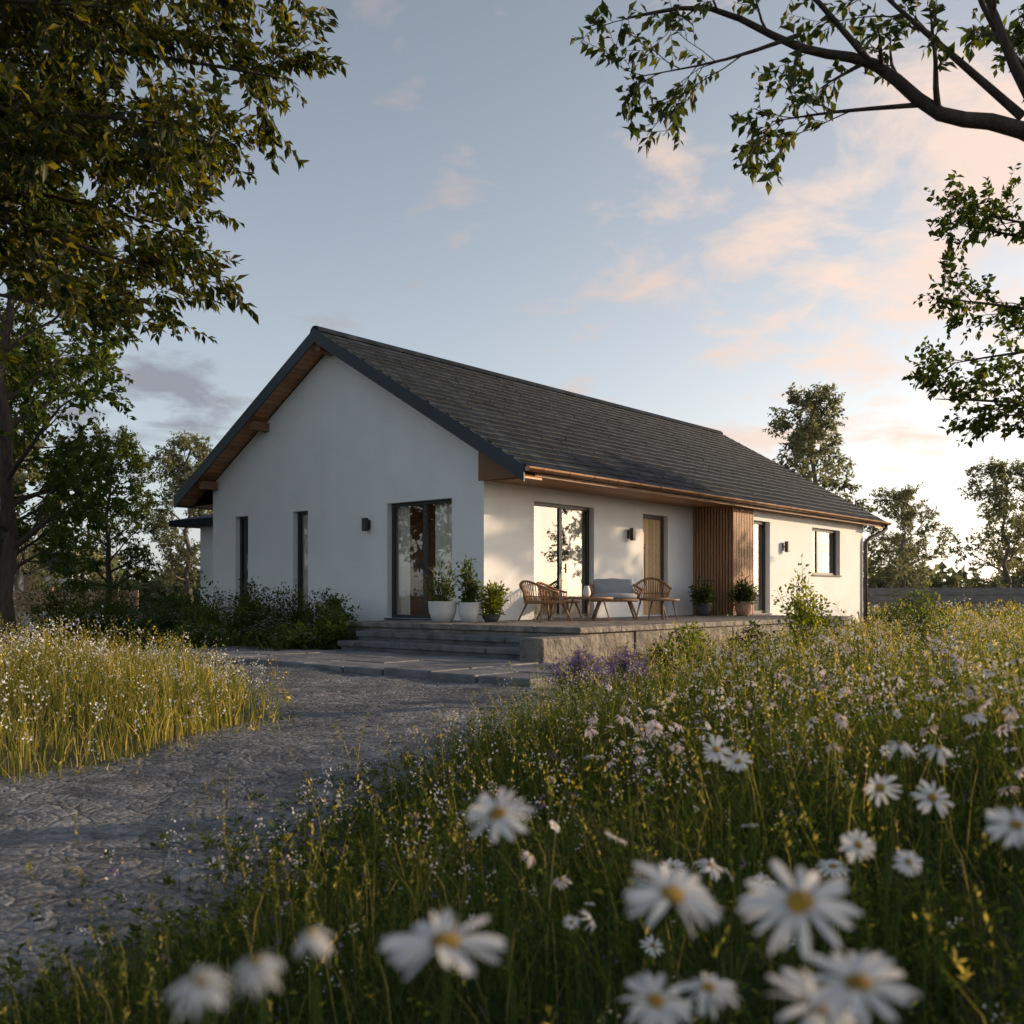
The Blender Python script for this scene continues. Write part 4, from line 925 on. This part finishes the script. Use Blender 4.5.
cmb=N.new('ShaderNodeCombineXYZ'); K.new(cx,cmb.inputs[0]); K.new(cy,cmb.inputs[1]); cmb.inputs[2].default_value=3.7
no=N.new('ShaderNodeTexNoise'); no.inputs['Scale'].default_value=4.6; no.inputs['Detail'].default_value=12; no.inputs['Roughness'].default_value=.6; no.inputs['Distortion'].default_value=.3
K.new(cmb.outputs[0],no.inputs['Vector'])
def bank(tx,tz,rx,rz):
    v=Vector((tx,1,tz)).normalized()
    a=math_('DIVIDE',math_('SUBTRACT',sep.outputs[0],v.x),rx); b=math_('DIVIDE',math_('SUBTRACT',sep.outputs[2],v.z),rz)
    q=math_('ADD',math_('MULTIPLY',a,a),math_('MULTIPLY',b,b)); g=math_('POWER',2.718,math_('MULTIPLY',q,-1.0))
    return math_('MULTIPLY',g,math_('GREATER_THAN',sep.outputs[1],-.1))
tot=None
for b in [(.14,.455,.08,.028),(.27,.36,.12,.04),(.40,.38,.10,.04),(.11,.31,.05,.02),(.33,.27,.14,.022),(.5,.50,.12,.05),(-.37,.19,.10,.045),(.25,.16,.2,.016),(.75,.3,.3,.08),(-.9,.25,.25,.06)]:
    g=bank(*b); tot=g if tot is None else math_('ADD',tot,g)
dens=math_('ADD',no.outputs[0],math_('MULTIPLY',math_('MINIMUM',tot,1.0),.19))
rp=N.new('ShaderNodeValToRGB'); K.new(dens,rp.inputs[0]); rp.color_ramp.elements[0].position=.585; rp.color_ramp.elements[1].position=.77
fac=math_('MULTIPLY',rp.outputs[0],.85)
hs=N.new('ShaderNodeHueSaturation'); hs.inputs['Saturation'].default_value=.62; K.new(sky.outputs[0],hs.inputs['Color'])
haze=math_('POWER',2.718,math_('MULTIPLY',zp,-2.6))
c1=mixc('ADD',1.0,hs.outputs[0],mixc('MULTIPLY',1.0,(2.6,2.85,3.3),haze))
dt=math_('ADD',math_('MULTIPLY',sep.outputs[0],sd.x),math_('MULTIPLY',sep.outputs[1],sd.y))
gl=math_('MULTIPLY',math_('POWER',math_('MAXIMUM',dt,0.0),2.4),math_('POWER',2.718,math_('MULTIPLY',zp,-4.2)))
c2=mixc('ADD',1.0,c1,mixc('MULTIPLY',1.0,(13.0,9.2,5.6),gl))
lr=math_('ADD',math_('MULTIPLY',sep.outputs[0],1.7),.5,True)
clc=mixc('MIX',lr,(2.2,2.3,2.7),(8.0,6.15,5.1))
c3=mixc('MIX',fac,c2,clc)
K.new(c3,bg.inputs[0]); bg.inputs[1].default_value=.13
# ------------------------------------------------------------ camera
c=bpy.data.cameras.new('camera'); co=bpy.data.objects.new('camera',c); COL.objects.link(co); SC.camera=co
co.location=(0,0,CAMZ); co.rotation_euler=(R(90),0,0); c.sensor_width=36; c.lens=989/1024*36; c.shift_y=(595-512)/1024
c.clip_end=3000; c.clip_start=.05; c.dof.use_dof=True; c.dof.focus_distance=16; c.dof.aperture_fstop=4.5
SC.view_settings.view_transform='Standard'; SC.view_settings.look='None'; SC.view_settings.exposure=0
